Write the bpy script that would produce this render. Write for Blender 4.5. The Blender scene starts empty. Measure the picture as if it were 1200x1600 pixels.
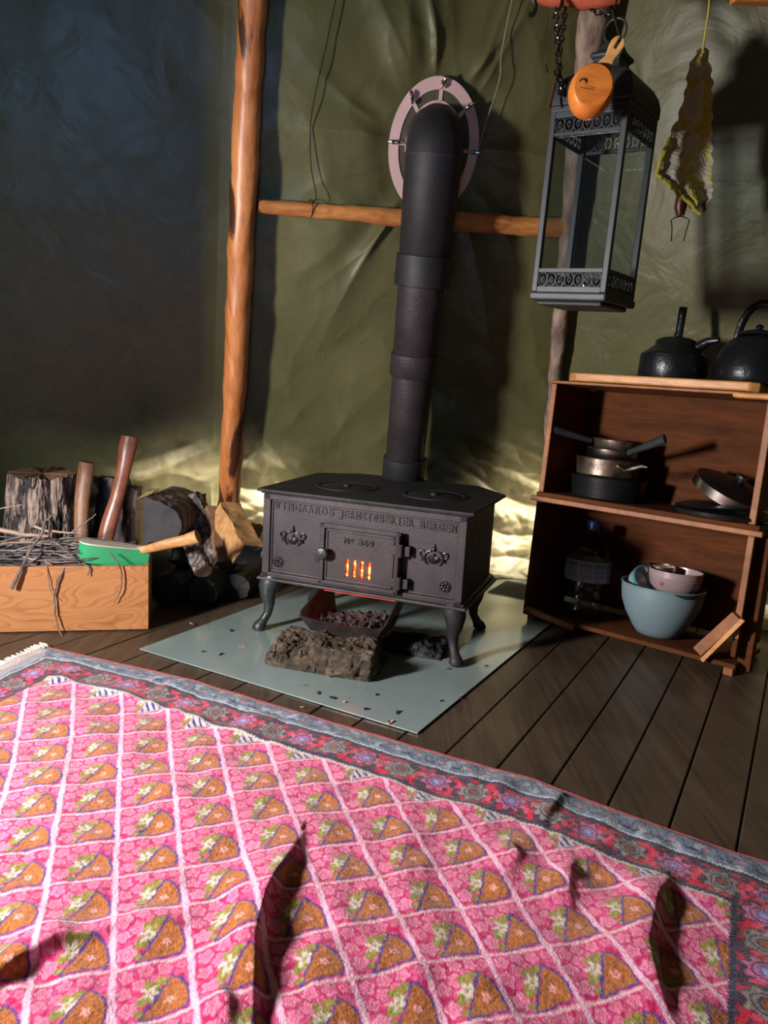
import bpy, math, random
import numpy as np
from mathutils import Vector, Matrix
rnd = random.Random(7)
scn = bpy.context.scene
COL = scn.collection
R = math.radians
def nv(v):
    v = np.array(v, float); return v/np.linalg.norm(v)

# ------------------------------------------------------------ camera
FPX = 1240.0; H = 0.88; PITCH = R(10.3); ROLL = R(3.3)
f0 = np.array([0, math.cos(PITCH), -math.sin(PITCH)]); _r0 = np.array([1., 0, 0]); _u0 = np.cross(_r0, f0)
rt = _r0*math.cos(ROLL)+_u0*math.sin(ROLL); up = -_r0*math.sin(ROLL)+_u0*math.cos(ROLL)
CAM = np.array([0, 0, H])
cd = bpy.data.cameras.new('camera'); cam = bpy.data.objects.new('camera', cd); COL.objects.link(cam)
cd.sensor_fit = 'HORIZONTAL'; cd.sensor_width = 36.0; cd.lens = 36.0*FPX/1200.0; cd.clip_start = 0.05
m = Matrix(((rt[0], up[0], -f0[0], 0), (rt[1], up[1], -f0[1], 0), (rt[2], up[2], -f0[2], H), (0, 0, 0, 1)))
cam.matrix_world = m; scn.camera = cam

# ------------------------------------------------------------ view, world, large lights
scn.view_settings.view_transform = 'Standard'; scn.view_settings.look = 'None'
scn.view_settings.exposure = 0.0; scn.view_settings.gamma = 1.0; scn.view_settings.use_curve_mapping = False
wd = bpy.data.worlds.new('world'); scn.world = wd; wd.use_nodes = True
wd.node_tree.nodes['Background'].inputs[0].default_value = (0.55, 0.7, 1.0, 1)
wd.node_tree.nodes['Background'].inputs[1].default_value = 0.06

def area(name, loc, target, sx, sy, power, color, spread=180):
    l = bpy.data.lights.new(name, 'AREA'); l.shape = 'RECTANGLE'; l.size = sx; l.size_y = sy
    l.energy = power; l.color = color; l.spread = R(spread)
    o = bpy.data.objects.new(name, l); COL.objects.link(o); o.location = loc
    o.rotation_euler = (Vector(target)-Vector(loc)).to_track_quat('-Z', 'Y').to_euler()
    return o
def point(name, loc, power, color, rad=.02):
    l = bpy.data.lights.new(name, 'POINT'); l.energy = power; l.color = color; l.shadow_soft_size = rad
    o = bpy.data.objects.new(name, l); COL.objects.link(o); o.location = loc; return o
LC = np.array([-1.75, .82, .95])
area('doorway_daylight', tuple(LC), (.15, 1.95, .35), .18, .34, 68, (1.0, .95, .92), 140)
area('blue_sheen_lamp', (-.3, -.4, .95), (-1.15, 2.55, 1.55), .4, .4, 4.2, (.22, .50, 1.0), 62)  # lamp added beside the camera to give the left canvas its blue sheen

# ------------------------------------------------------------ projections used to survey the room
def ray(x, y):
    d = (x-600)*rt-(y-800)*up+FPX*f0
    return d/np.linalg.norm(d)
def fl(x, y, z=0.0):
    d = ray(x, y); return CAM+d*((z-H)/d[2])
def at(x, y, Y):
    d = ray(x, y); return CAM+d*(Y/d[1])
def pln(x, y, p, n):
    d = ray(x, y); return CAM+d*(((np.array(p)-CAM)@np.array(n))/(d@np.array(n)))

# ------------------------------------------------------------ numpy gradient noise
_rs = np.random.RandomState(3); _perm = _rs.permutation(256); _perm = np.concatenate([_perm]*3)
_gr = _rs.randn(256, 3); _gr /= np.linalg.norm(_gr, axis=1)[:, None]
def noise3(P):
    P = np.asarray(P, float); i = np.floor(P).astype(int); f = P-i; i &= 255
    w = f*f*f*(f*(f*6-15)+10); out = 0
    for dx in (0, 1):
        for dy in (0, 1):
            for dz in (0, 1):
                h = _perm[_perm[_perm[i[..., 0]+dx]+i[..., 1]+dy]+i[..., 2]+dz]
                g = _gr[h]; d = f-np.array([dx, dy, dz])
                ww = (w[..., 0] if dx else 1-w[..., 0])*(w[..., 1] if dy else 1-w[..., 1])*(w[..., 2] if dz else 1-w[..., 2])
                out = out+ww*(g*d).sum(-1)
    return out*1.6
def n2(a, b, c=0.0):
    a = np.asarray(a, float)+100; return noise3(np.stack([a, np.asarray(b, float)+100+0*a, c+10+0*a], -1))
def fbm(P, o=4):
    s = 0; a = 1
    for k in range(o):
        s = s+a*noise3(np.asarray(P)*2**k+17*k+50); a *= .5
    return s
def ss(a, b, x):
    t = np.clip((x-a)/(b-a), 0, 1); return t*t*(3-2*t)

# ------------------------------------------------------------ mesh builder
WL = {}
def world_loc(o):
    return WL.get(o.name, np.zeros(3))
class MB:
    def __init__(s): s.v = []; s.f = []; s.m = []
    def add(s, vs, fs, mi=0):
        b = len(s.v); s.v.extend([tuple(map(float, p)) for p in vs]); s.f.extend([tuple(b+i for i in f) for f in fs])
        s.m.extend([mi]*len(fs) if isinstance(mi, int) else mi); return s
    def box(s, c, size, ax=None, mi=0):
        ax = np.eye(3) if ax is None else np.array(ax); h = np.array(size)/2; c = np.array(c, float)
        vs = [c+sx*h[0]*ax[0]+sy*h[1]*ax[1]+sz*h[2]*ax[2] for sx in (-1, 1) for sy in (-1, 1) for sz in (-1, 1)]
        return s.add(vs, [(0, 1, 3, 2), (4, 6, 7, 5), (0, 4, 5, 1), (2, 3, 7, 6), (0, 2, 6, 4), (1, 5, 7, 3)], mi)
    def bar(s, a, b, w, t, updir=(0, 0, 1), mi=0):
        a = np.array(a, float); b = np.array(b, float); x = nv(b-a); y = nv(np.cross(updir, x)); z = np.cross(x, y)
        return s.box((a+b)/2, (np.linalg.norm(b-a), w, t), (x, y, z), mi)
    def tube(s, pts, rad, n=10, fa=None, fr=1.0, cap=True, mi=0, capmi=None, jit=0):
        pts = [np.array(p, float) for p in pts]; k = len(pts)
        if not hasattr(rad, '__len__'): rad = [rad]*k
        vs = []; ref = np.array(fa if fa is not None else (0.31, .2, .93), float)
        for i in range(k):
            d = nv(pts[min(i+1, k-1)]-pts[max(i-1, 0)])
            x = ref-d*(ref@d)
            if np.linalg.norm(x) < 1e-3: x = np.cross(d, (1, 0, 0))
            x = nv(x); y = np.cross(d, x)
            if fa is None: ref = x
            for j in range(n):
                a = 2*math.pi*j/n; rr = rad[i]*(1+(rnd.uniform(-jit, jit) if jit else 0))
                vs.append(pts[i]+rr*(math.cos(a)*x+fr*math.sin(a)*y))
        fs = [(i*n+j, i*n+(j+1) % n, (i+1)*n+(j+1) % n, (i+1)*n+j) for i in range(k-1) for j in range(n)]
        ms = [mi]*len(fs)
        if cap:
            fs += [tuple(range(n-1, -1, -1)), tuple((k-1)*n+j for j in range(n))]; ms += [mi if capmi is None else capmi]*2
        return s.add(vs, fs, ms)
    def lathe(s, prof, o=(0, 0, 0), ax=None, n=32, mi=0):
        ax = np.eye(3) if ax is None else np.array(ax, float); o = np.array(o, float); vs = []; k = len(prof)
        for r, z in prof:
            for j in range(n):
                a = 2*math.pi*j/n; vs.append(o+max(r, 1e-5)*(math.cos(a)*ax[0]+math.sin(a)*ax[1])+z*ax[2])
        fs = [(i*n+j, i*n+(j+1) % n, (i+1)*n+(j+1) % n, (i+1)*n+j) for i in range(k-1) for j in range(n)]
        return s.add(vs, fs, mi)
    def prism(s, poly, z0, z1, o=(0, 0, 0), ax=None, mi=0):
        ax = np.eye(3) if ax is None else np.array(ax, float); o = np.array(o, float); n = len(poly)
        vs = [o+p[0]*ax[0]+p[1]*ax[1]+z*ax[2] for z in (z0, z1) for p in poly]
        fs = [tuple(range(n-1, -1, -1)), tuple(range(n, 2*n))]+[(i, (i+1) % n, n+(i+1) % n, n+i) for i in range(n)]
        return s.add(vs, fs, mi)
    def ball(s, c, r, n=10, ax=None):
        r = (r, r, r) if not hasattr(r, '__len__') else r; ax = np.eye(3) if ax is None else np.array(ax, float)
        prof = [(math.sin(math.pi*i/n), -math.cos(math.pi*i/n)) for i in range(n+1)]; vs = []; q = 2*n
        for a, z in prof:
            for j in range(q):
                t = 2*math.pi*j/q; vs.append(np.array(c)+max(a, 1e-4)*(r[0]*math.cos(t)*ax[0]+r[1]*math.sin(t)*ax[1])+z*r[2]*ax[2])
        fs = [(i*q+j, i*q+(j+1) % q, (i+1)*q+(j+1) % q, (i+1)*q+j) for i in range(n) for j in range(q)]
        return s.add(vs, fs)
    def warp(s, amp, scale, seed=0, o=3):
        V = np.array(s.v); P = V*scale+seed*7.3
        d = np.stack([fbm(P+k*31.7, o) for k in range(3)], -1); s.v = [tuple(p) for p in V+amp*d]; return s
    def build(s, name, mat, parent=None, smooth=40, bevel=0, seg=2, origin=None):
        V = np.array(s.v)
        if parent is not None: o = world_loc(parent)
        elif origin is not None: o = np.array(origin, float)
        else: o = np.array([(V[:, 0].min()+V[:, 0].max())/2, (V[:, 1].min()+V[:, 1].max())/2, V[:, 2].min()])
        me = bpy.data.meshes.new(name); me.from_pydata([tuple(p) for p in V-o], [], s.f)
        for mm in (mat if isinstance(mat, (list, tuple)) else [mat]): me.materials.append(mm)
        me.polygons.foreach_set('material_index', s.m); me.validate(); me.update()
        ob = bpy.data.objects.new(name, me); COL.objects.link(ob); WL[ob.name] = o
        if parent is not None: ob.parent = parent
        else: ob.location = tuple(o)
        import bmesh
        bm = bmesh.new(); bm.from_mesh(me); bmesh.ops.recalc_face_normals(bm, faces=bm.faces); bm.to_mesh(me); bm.free()
        if smooth:
            me.polygons.foreach_set('use_smooth', [True]*len(me.polygons)); me.set_sharp_from_angle(angle=R(smooth))
        if bevel:
            b = ob.modifiers.new('bevel', 'BEVEL'); b.width = bevel; b.segments = seg; b.limit_method = 'ANGLE'; b.angle_limit = R(35)
        return ob
def thing(name, label, cat, loc, group=None):
    o = bpy.data.objects.new(name, None); COL.objects.link(o); o.location = tuple(map(float, loc)); o.empty_display_size = .05
    WL[o.name] = np.array(loc, float); return tag(o, label, cat, group)
def tag(o, label, cat, group=None, kind=None):
    o['label'] = label; o['category'] = cat
    if group: o['group'] = group
    if kind: o['kind'] = kind
    return o
def struct(o): o['kind'] = 'structure'; return o

# ------------------------------------------------------------ materials
def lin(c):
    return tuple((x/12.92 if x <= .04045 else ((x+.055)/1.055)**2.4) for x in [v/255 for v in c])
class NT:
    def __init__(s, name):
        s.m = bpy.data.materials.new(name); s.m.use_nodes = True; s.t = s.m.node_tree; s.b = s.t.nodes['Principled BSDF']; s.out = s.t.nodes['Material Output']
    def n(s, t, **k):
        q = s.t.nodes.new(t)
        for a, b in k.items():
            if a[0] == '_': setattr(q, a[1:], b)
            else: q.inputs[a.replace('_', ' ')].default_value = b
        return q
    def l(s, a, b): s.t.links.new(a, b)
    def coord(s, scale=(1, 1, 1), rot=(0, 0, 0)):
        c = s.n('ShaderNodeTexCoord'); mp = s.n('ShaderNodeMapping'); mp.inputs['Scale'].default_value = scale; mp.inputs['Rotation'].default_value = rot
        s.l(c.outputs['Object'], mp.inputs[0]); return mp.outputs[0]
    def noise(s, v, scale, detail=5, rough=.55, dist=0):
        q = s.n('ShaderNodeTexNoise', Scale=scale, Detail=detail, Roughness=rough, Distortion=dist); s.l(v, q.inputs['Vector']); return q.outputs['Fac']
    def ramp(s, f, stops):
        q = s.n('ShaderNodeValToRGB'); e = q.color_ramp.elements
        while len(e) < len(stops): e.new(.5)
        for x, (p, c) in zip(e, stops): x.position = p; x.color = (*c, 1) if len(c) == 3 else c
        s.l(f, q.inputs[0]); return q.outputs[0]
    def mix(s, f, a, b, mode='MIX'):
        q = s.n('ShaderNodeMix', _data_type='RGBA', _blend_type=mode)
        for i, x in ((0, f), (6, a), (7, b)):
            if isinstance(x, (int, float)): q.inputs[i].default_value = x
            elif isinstance(x, tuple): q.inputs[i].default_value = (*x, 1)
            else: s.l(x, q.inputs[i])
        return q.outputs[2]
    def bump(s, f, strength=.5, dist=.01, prev=None):
        q = s.n('ShaderNodeBump', Strength=strength, Distance=dist); s.l(f, q.inputs['Height'])
        if prev is not None: s.l(prev, q.inputs['Normal'])
        return q.outputs[0]
def simple(name, c1, c2=None, scale=20, rough=.6, metal=0, bump=.3, bdist=.004, bscale=None, stretch=(1, 1, 1), spec=.5, pos=(.35, .65), rough2=None):
    t = NT(name); v = t.coord(stretch); f = t.noise(v, scale)
    c2 = c2 or tuple(x*.7 for x in c1)
    t.l(t.ramp(f, [(pos[0], c1), (pos[1], c2)]), t.b.inputs['Base Color'])
    t.b.inputs['Roughness'].default_value = rough; t.b.inputs['Metallic'].default_value = metal; t.b.inputs['Specular IOR Level'].default_value = spec
    if rough2 is not None:
        r = t.n('ShaderNodeMapRange'); r.inputs[3].default_value = rough; r.inputs[4].default_value = rough2; t.l(f, r.inputs[0]); t.l(r.outputs[0], t.b.inputs['Roughness'])
    if bump: t.l(t.bump(t.noise(v, bscale or scale*3), bump, bdist), t.b.inputs['Normal'])
    return t.m
def wood(name, light, dark, grain=(1, 1, 1), scale=6, rough=.5, contrast=(.3, .7), bump=.25, knots=None, spec=.4):
    t = NT(name); v = t.coord(grain)
    w = t.noise(v, scale, 8, .6, 1.2); w2 = t.noise(v, scale*5, 4, .6)
    c = t.ramp(w, [(contrast[0], light), (contrast[1], dark)])
    c = t.mix(.35, c, t.ramp(w2, [(.35, (.35, .3, .28)), (.6, (1, 1, 1))]), 'MULTIPLY')
    if knots:
        vo = t.n('ShaderNodeTexVoronoi', Scale=knots); t.l(t.coord((1, 1, .35)), vo.inputs['Vector'])
        k = t.ramp(vo.outputs['Distance'], [(.07, (1, 1, 1)), (.14, (0, 0, 0))]); c = t.mix(k, c, tuple(x*.25 for x in dark))
        st = t.n('ShaderNodeTexNoise', Scale=9.0, Detail=6.0); t.l(t.coord((1.6, 1.6, .16)), st.inputs['Vector'])
        k2 = t.ramp(st.outputs['Fac'], [(.575, (0, 0, 0)), (.63, (1, 1, 1))]); c = t.mix(k2, c, (.05, .018, .008))
    t.l(c, t.b.inputs['Base Color']); t.b.inputs['Roughness'].default_value = rough; t.b.inputs['Specular IOR Level'].default_value = spec
    t.l(t.bump(w2, bump, .003), t.b.inputs['Normal']); return t.m
def emit(name, c, s, noise=None):
    t = NT(name); t.b.inputs['Base Color'].default_value = (.02, .01, .01, 1)
    t.b.inputs['Emission Strength'].default_value = s
    if noise:
        f = t.noise(t.coord(), noise, 3); t.l(t.ramp(f, [(.3, (.35, .004, 0)), (.48, c), (.62, (1, .38, .1))]), t.b.inputs['Emission Color'])
    else: t.b.inputs['Emission Color'].default_value = (*c, 1)
    return t.m
M = {}
M['iron'] = simple('cast_iron', (.042, .031, .035), (.023, .018, .021), 14, .42, .25, .35, .002, 160, rough2=.6)
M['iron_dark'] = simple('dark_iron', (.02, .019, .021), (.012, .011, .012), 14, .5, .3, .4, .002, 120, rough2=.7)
M['letters'] = simple('dark_letters', (.010, .009, .011), (.016, .013, .015), 60, .42, .2, .2)  # letters coloured darker than the stove front so they read
M['raised'] = simple('worn_raised_iron', (.034, .03, .034), (.018, .016, .019), 30, .36, .3, .2)
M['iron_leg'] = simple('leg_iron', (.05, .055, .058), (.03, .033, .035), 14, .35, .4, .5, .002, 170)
M['pipe'] = simple('pipe_iron', (.022, .021, .024), (.013, .012, .015), 9, .5, .3, .4, .002, 110, rough2=.7)
M['pipe_rust'] = simple('pipe_lower_iron', (.036, .025, .028), (.018, .014, .017), 12, .5, .3, .5, .003, 90, rough2=.7)
M['ring'] = simple('ring_steel', (.85, .58, .54), (.74, .48, .46), 6, .4, .25, .05)
M['steel'] = simple('steel', (.45, .41, .37), (.28, .25, .23), 8, .2, 1, .03, rough2=.34)
M['steel_dirty'] = simple('sooty_steel', (.35, .27, .2), (.05, .045, .045), 16, .26, .9, .2, rough2=.5)
M['black'] = simple('black_plastic', (.018, .02, .022), (.013, .014, .016), 20, .38, 0, .1)
M['pan'] = simple('sooty_pan', (.014, .015, .016), (.009, .009, .01), 12, .35, .4, .35, .002, 70)
M['kettle'] = simple('sooty_kettle', (.010, .012, .015), (.006, .007, .009), 10, .3, .3, .6, .004, 40)
M['lantern'] = simple('lantern_metal', (.032, .036, .042), (.022, .025, .03), 10, .5, .2, .1)
M['pole'] = wood('peeled_pole_wood', (.60, .235, .075), (.34, .10, .026), (3, 3, .35), 5, .38, (.35, .7), .3, knots=5)
M['bar'] = wood('peeled_bar_wood', (.62, .27, .08), (.34, .11, .03), (.5, 3, 3), 6, .42, (.35, .65), .3)
M['bar_red'] = wood('rod_wood', (.55, .13, .06), (.32, .07, .03), (.5, 3, 3), 6, .42)
M['bark_pole'] = simple('weathered_pole', (.34, .24, .19), (.12, .075, .055), 22, .7, 0, .8, .006, 60, (1, 1, .5))
M['crate'] = wood('crate_wood', (.36, .13, .04), (.2, .065, .02), (3, 3, 3), 2.5, .5, (.35, .7), .3)
M['shelf_shaded'] = wood('shaded_shelf_wood', (.13, .040, .012), (.065, .021, .007), (.8, .8, 5), 3, .75, spec=.12)  # shade inside the shelf bays is darkened into this wood colour
M['board'] = wood('cutting_board_wood', (.68, .33, .11), (.42, .16, .045), (1, 1, 4), 5, .42, (.4, .75), .2)
M['axe'] = wood('axe_handle_wood', (.28, .10, .05), (.14, .045, .024), (5, 5, 1.2), 4, .33, (.3, .7), .15)
M['axe2'] = wood('pale_handle_wood', (.33, .17, .09), (.16, .07, .035), (5, 5, 1.2), 4, .45, (.3, .7), .2)
M['axe3'] = wood('blond_handle_wood', (.62, .33, .13), (.42, .18, .06), (2, 5, 5), 4, .38, (.35, .7), .15)
M['kuksa'] = wood('cup_wood', (.8, .27, .05), (.6, .16, .025), (1, 1, 3), 4, .4, (.35, .75), .1)
M['kuksa_h'] = wood('cup_handle_wood', (.75, .42, .15), (.6, .28, .08), (1, 1, 3), 4, .45, (.35, .75), .1)
M['wire'] = simple('wire', (.03, .027, .025), None, 20, .4, .6, 0)
M['cord'] = simple('pale_wire', (.45, .42, .36), None, 20, .4, .3, 0)
M['green'] = simple('green_paint', (.03, .33, .13), (.025, .28, .11), 10, .3, 0, .05)
M['edge'] = simple('worn_steel', (.78, .72, .66), (.55, .48, .42), 9, .38, .3, .1, stretch=(1, 4, 1))
M['bowl'] = simple('blue_grey_plastic', (.17, .24, .27), (.15, .215, .245), 3, .42, 0, .02)
M['ceramic'] = simple('teal_cup', (.3, .36, .37), (.24, .29, .3), 8, .3, 0, 0)
M['teal'] = simple('teal_rim', (.06, .3, .38), None, 8, .3, 0, 0)
M['pinksteel'] = simple('enamel_bowl', (.45, .33, .34), (.36, .25, .26), 5, .3, .25, .1)
M['redmark'] = simple('red_print', (.6, .08, .12), None, 5, .5, 0, 0)
M['label'] = simple('paper_label', (.3, .27, .3), (.26, .24, .27), 5, .5, 0, 0)
M['ink'] = simple('dark_ink', (.02, .02, .03), None, 5, .6, 0, 0)
M['ink_blue'] = simple('blue_ink', (.08, .16, .38), None, 5, .6, 0, 0)
M['cap'] = simple('blue_cap', (.01, .015, .12), None, 5, .4, 0, 0)
M['burn'] = simple('burnt_mark', (.03, .012, .006), None, 5, .8, 0, 0)
M['split'] = wood('split_wood', (.62, .36, .14), (.38, .17, .06), (2, 2, 2), 6, .7, (.3, .7), .6)
M['split2'] = wood('dull_split_wood', (.3, .17, .09), (.16, .08, .045), (2, 2, 2), 6, .75, (.3, .7), .6)
M['cream'] = wood('cream_split_wood', (.72, .56, .28), (.6, .42, .18), (2, 2, 2), 6, .7, (.3, .8), .4)
M['logend'] = simple('log_end', (.045, .042, .045), (.028, .026, .028), 12, .8, 0, .6, .004, 50)
M['near_black'] = simple('near_black_wood', (.014, .013, .014), (.008, .008, .008), 12, .7, 0, .7, .006, 40)  # near-black all over, shared by lower logs, chips and dark stone
M['twine'] = simple('yellow_yarn', (.62, .52, .05), (.42, .33, .04), 30, .85, 0, .5)
M['twig'] = simple('twig_bark', (.2, .165, .15), (.07, .05, .05), 25, .5, 0, .6, .002, 90)
M['twig2'] = simple('pale_twig', (.5, .36, .28), (.25, .13, .1), 18, .55, 0, .5, .002, 70)
M['redwood'] = simple('red_handle', (.16, .03, .02), (.1, .02, .015), 10, .35, 0, .1)
M['candle'] = simple('candle_glass', (.05, .06, .065), None, 8, .15, .3, 0)

def bark(name, c1, c2, c3, sc=14, bd=.012, stretch=(1, 1, .25)):
    t = NT(name); v = t.coord(stretch); vo = t.n('ShaderNodeTexVoronoi', Scale=sc, _feature='DISTANCE_TO_EDGE')
    nz = t.n('ShaderNodeTexNoise', Scale=sc*.8, Detail=4.0); t.l(v, nz.inputs['Vector'])
    mx = t.mix(.12, v, nz.outputs['Color'], 'ADD'); t.l(mx, vo.inputs['Vector'])
    f = t.noise(v, sc*3, 6)
    c = t.mix(t.ramp(vo.outputs['Distance'], [(.02, (0, 0, 0)), (.22, (1, 1, 1))]), c3, t.ramp(f, [(.35, c1), (.65, c2)]))
    t.l(c, t.b.inputs['Base Color']); t.b.inputs['Roughness'].default_value = .8
    b = t.bump(t.ramp(vo.outputs['Distance'], [(0, (0, 0, 0)), (.3, (1, 1, 1))]), .9, bd); t.l(t.bump(f, .6, .004, b), t.b.inputs['Normal']); return t.m
M['bark'] = bark('pine_bark', (.42, .31, .24), (.22, .16, .14), (.025, .02, .022), 26, .012, (1, 1, .2))
M['bark2'] = bark('purple_grey_bark', (.2, .14, .13), (.11, .075, .075), (.03, .02, .022), 16, .006)
M['birch'] = bark('thin_bark', (.24, .2, .18), (.12, .09, .08), (.03, .02, .02), 22, .004, (1, 1, 1))

def tarp_mat():
    t = NT('green_tarpaulin'); v = t.coord()
    f = t.noise(v, 2.2, 5, .5); c = t.ramp(f, [(.3, (.105, .105, .042)), (.7, (.165, .152, .062))])
    t.l(c, t.b.inputs['Base Color']); t.b.inputs['Roughness'].default_value = .4; t.b.inputs['Specular IOR Level'].default_value = .32
    b1 = t.bump(t.noise(v, 5, 4, .45, .8), .35, .03); b2 = t.bump(t.noise(v, 420, 2), .12, .0006, b1)
    t.l(b2, t.b.inputs['Normal'])
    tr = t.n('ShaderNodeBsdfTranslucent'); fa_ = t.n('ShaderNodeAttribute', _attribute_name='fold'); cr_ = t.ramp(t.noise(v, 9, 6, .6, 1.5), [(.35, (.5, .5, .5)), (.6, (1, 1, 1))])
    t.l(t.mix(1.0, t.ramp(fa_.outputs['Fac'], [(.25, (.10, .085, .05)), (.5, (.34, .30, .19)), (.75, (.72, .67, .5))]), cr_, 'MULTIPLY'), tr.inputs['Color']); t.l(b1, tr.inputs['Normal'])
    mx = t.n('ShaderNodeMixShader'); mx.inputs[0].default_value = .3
    t.l(t.b.outputs[0], mx.inputs[1]); t.l(tr.outputs[0], mx.inputs[2]); t.l(mx.outputs[0], t.out.inputs[0]); return t.m
M['tarp'] = tarp_mat()
def plate_mat():
    t = NT('painted_floor_plate'); v = t.coord()
    c = t.ramp(t.noise(v, 3, 5), [(.3, (.21, .275, .275)), (.7, (.27, .33, .325))])
    s1 = t.ramp(t.noise(t.coord((1, 1.6, 1)), 16, 5, .6), [(.66, (0, 0, 0)), (.7, (1, 1, 1))])
    s2 = t.ramp(t.noise(v, 60, 4, .6), [(.7, (0, 0, 0)), (.76, (1, 1, 1))])
    c = t.mix(s1, c, (.13, .16, .15)); c = t.mix(s2, c, (.06, .06, .055))
    t.l(c, t.b.inputs['Base Color']); t.b.inputs['Roughness'].default_value = .2; t.b.inputs['Metallic'].default_value = .1
    t.l(t.bump(t.noise(v, 4, 3), .15, .01), t.b.inputs['Normal']); return t.m
M['plate'] = plate_mat()
def floor_mat():
    t = NT('stained_floorboards'); v = t.coord()
    w = t.noise(t.coord((9, .5, 9)), 4, 8, .6, .8); c = t.ramp(w, [(.3, (.10, .07, .048)), (.7, (.05, .034, .023))])
    c = t.mix(.6, c, t.ramp(t.noise(v, 3, 4), [(.35, (.55, .5, .5)), (.65, (1.2, 1.15, 1.1))]), 'MULTIPLY')
    t.l(c, t.b.inputs['Base Color']); t.b.inputs['Roughness'].default_value = .42; t.b.inputs['Specular IOR Level'].default_value = .35
    t.l(t.bump(w, .25, .003), t.b.inputs['Normal']); return t.m
M['floor'] = floor_mat()
def stone_mat():
    t = NT('rough_stone'); v = t.coord(); f = t.noise(v, 30, 8, .7)
    c = t.ramp(f, [(.32, (.012, .009, .006)), (.5, (.07, .048, .03)), (.62, (.17, .12, .075)), (.74, (.5, .4, .3))])
    t.l(c, t.b.inputs['Base Color']); t.b.inputs['Roughness'].default_value = .7
    t.l(t.bump(t.noise(v, 70, 8, .7), 1.0, .012), t.b.inputs['Normal']); return t.m
M['stone'] = stone_mat()
def glass_mat():
    t = NT('clear_glass'); g = t.n('ShaderNodeBsdfGlossy'); g.inputs['Roughness'].default_value = .05; tp = t.n('ShaderNodeBsdfTransparent'); tp.inputs[0].default_value = (.86, .89, .89, 1)
    mx = t.n('ShaderNodeMixShader'); mx.inputs[0].default_value = .05; t.l(tp.outputs[0], mx.inputs[1]); t.l(g.outputs[0], mx.inputs[2]); t.l(mx.outputs[0], t.out.inputs[0]); return t.m
M['glass'] = glass_mat()
M['bottle'] = glass_mat(); M['bottle'].name = 'clear_plastic'
M['ember'] = emit('embers', (1, .07, .01), 7, 55)
M['glow'] = emit('ember_glow', (1, .035, .01), 1.6)
def knit_mat():
    t = NT('knitted_yarn'); v = t.coord(); f = t.noise(t.coord((1, 1, 1)), 14, 4, .6, .5)
    c = t.ramp(f, [(.42, (.5, .43, .05)), (.5, (.58, .5, .4)), (.6, (.42, .36, .27))])
    t.l(c, t.b.inputs['Base Color']); t.b.inputs['Roughness'].default_value = .9
    wv = t.n('ShaderNodeTexWave', Scale=45.0, Distortion=3.0, _bands_direction='DIAGONAL'); t.l(v, wv.inputs['Vector'])
    t.l(t.bump(wv.outputs['Fac'], .5, .003), t.b.inputs['Normal']); return t.m
M['knit'] = knit_mat()

# ------------------------------------------------------------ floor
BD = np.array([.467, .884, 0]); BD = nv(BD); BQ = np.array([BD[1], -BD[0], 0])
mb = MB()
for k in range(-22, 22):
    q0 = -.019+k*.1264
    a = BQ*(q0+.0632)+BD*1.6
    mb.box(a+np.array([0, 0, -.0125+rnd.uniform(-.0006, .0006)]), (.1264-.004, 5.6, .025), (BQ, BD, (0, 0, 1)))
fo = struct(mb.build('floor', M['floor'], bevel=.0025, smooth=0, origin=(0, 0, -.025)))
fo2 = struct(MB().box((0, 1.6, -.045), (6, 6, .03)).build('floor_base', simple('dark_ground', (.02, .015, .012)), smooth=0))

# ------------------------------------------------------------ tarpaulin walls
LAM = R(15)
WE = nv((.97, .245, 0)); WN0 = np.array([WE[1], -WE[0], 0])
WN = WN0*math.cos(LAM)+np.array([0, 0, -1])*math.sin(LAM); WU = WN0*math.sin(LAM)+np.array([0, 0, 1])*math.cos(LAM)
WP = np.array([.597, 3.414, 0.])
def wp(x, y, off=0.0): return pln(x, y, WP+WN*off, WN)
def wall(name, P, E, length, height, disp, nx, ny, LAM=LAM):
    E = nv(E); N0 = np.array([E[1], -E[0], 0]); N = N0*math.cos(LAM)-np.array([0, 0, 1])*math.sin(LAM); U = N0*math.sin(LAM)+np.array([0, 0, 1])*math.cos(LAM)
    A, B = np.meshgrid(np.linspace(0, length, nx), np.linspace(0, height, ny))
    D = disp(A, B)
    V = np.array(P)+A[..., None]*E+B[..., None]*U+D[..., None]*N
    b = MB(); idx = np.arange(nx*ny).reshape(ny, nx)
    fs = np.stack([idx[:-1, :-1], idx[:-1, 1:], idx[1:, 1:], idx[1:, :-1]], -1).reshape(-1, 4)
    b.add(V.reshape(-1, 3), [tuple(map(int, f)) for f in fs])
    o = b.build(name, M['tarp'], smooth=180, origin=P)
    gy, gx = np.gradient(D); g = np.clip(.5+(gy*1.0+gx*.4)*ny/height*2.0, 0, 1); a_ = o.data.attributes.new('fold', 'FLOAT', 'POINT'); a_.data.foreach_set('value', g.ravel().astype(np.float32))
    return struct(o)
def ridg(a, b, s, seed, p=1.0):
    return 1-np.minimum(np.abs(n2(a*s, b*s, seed))*2.2, 1)
RC = wp(678, 232); rca = (RC-(WP-WE*1.32))@WE; rcb = (RC-WP)@WU
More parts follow.
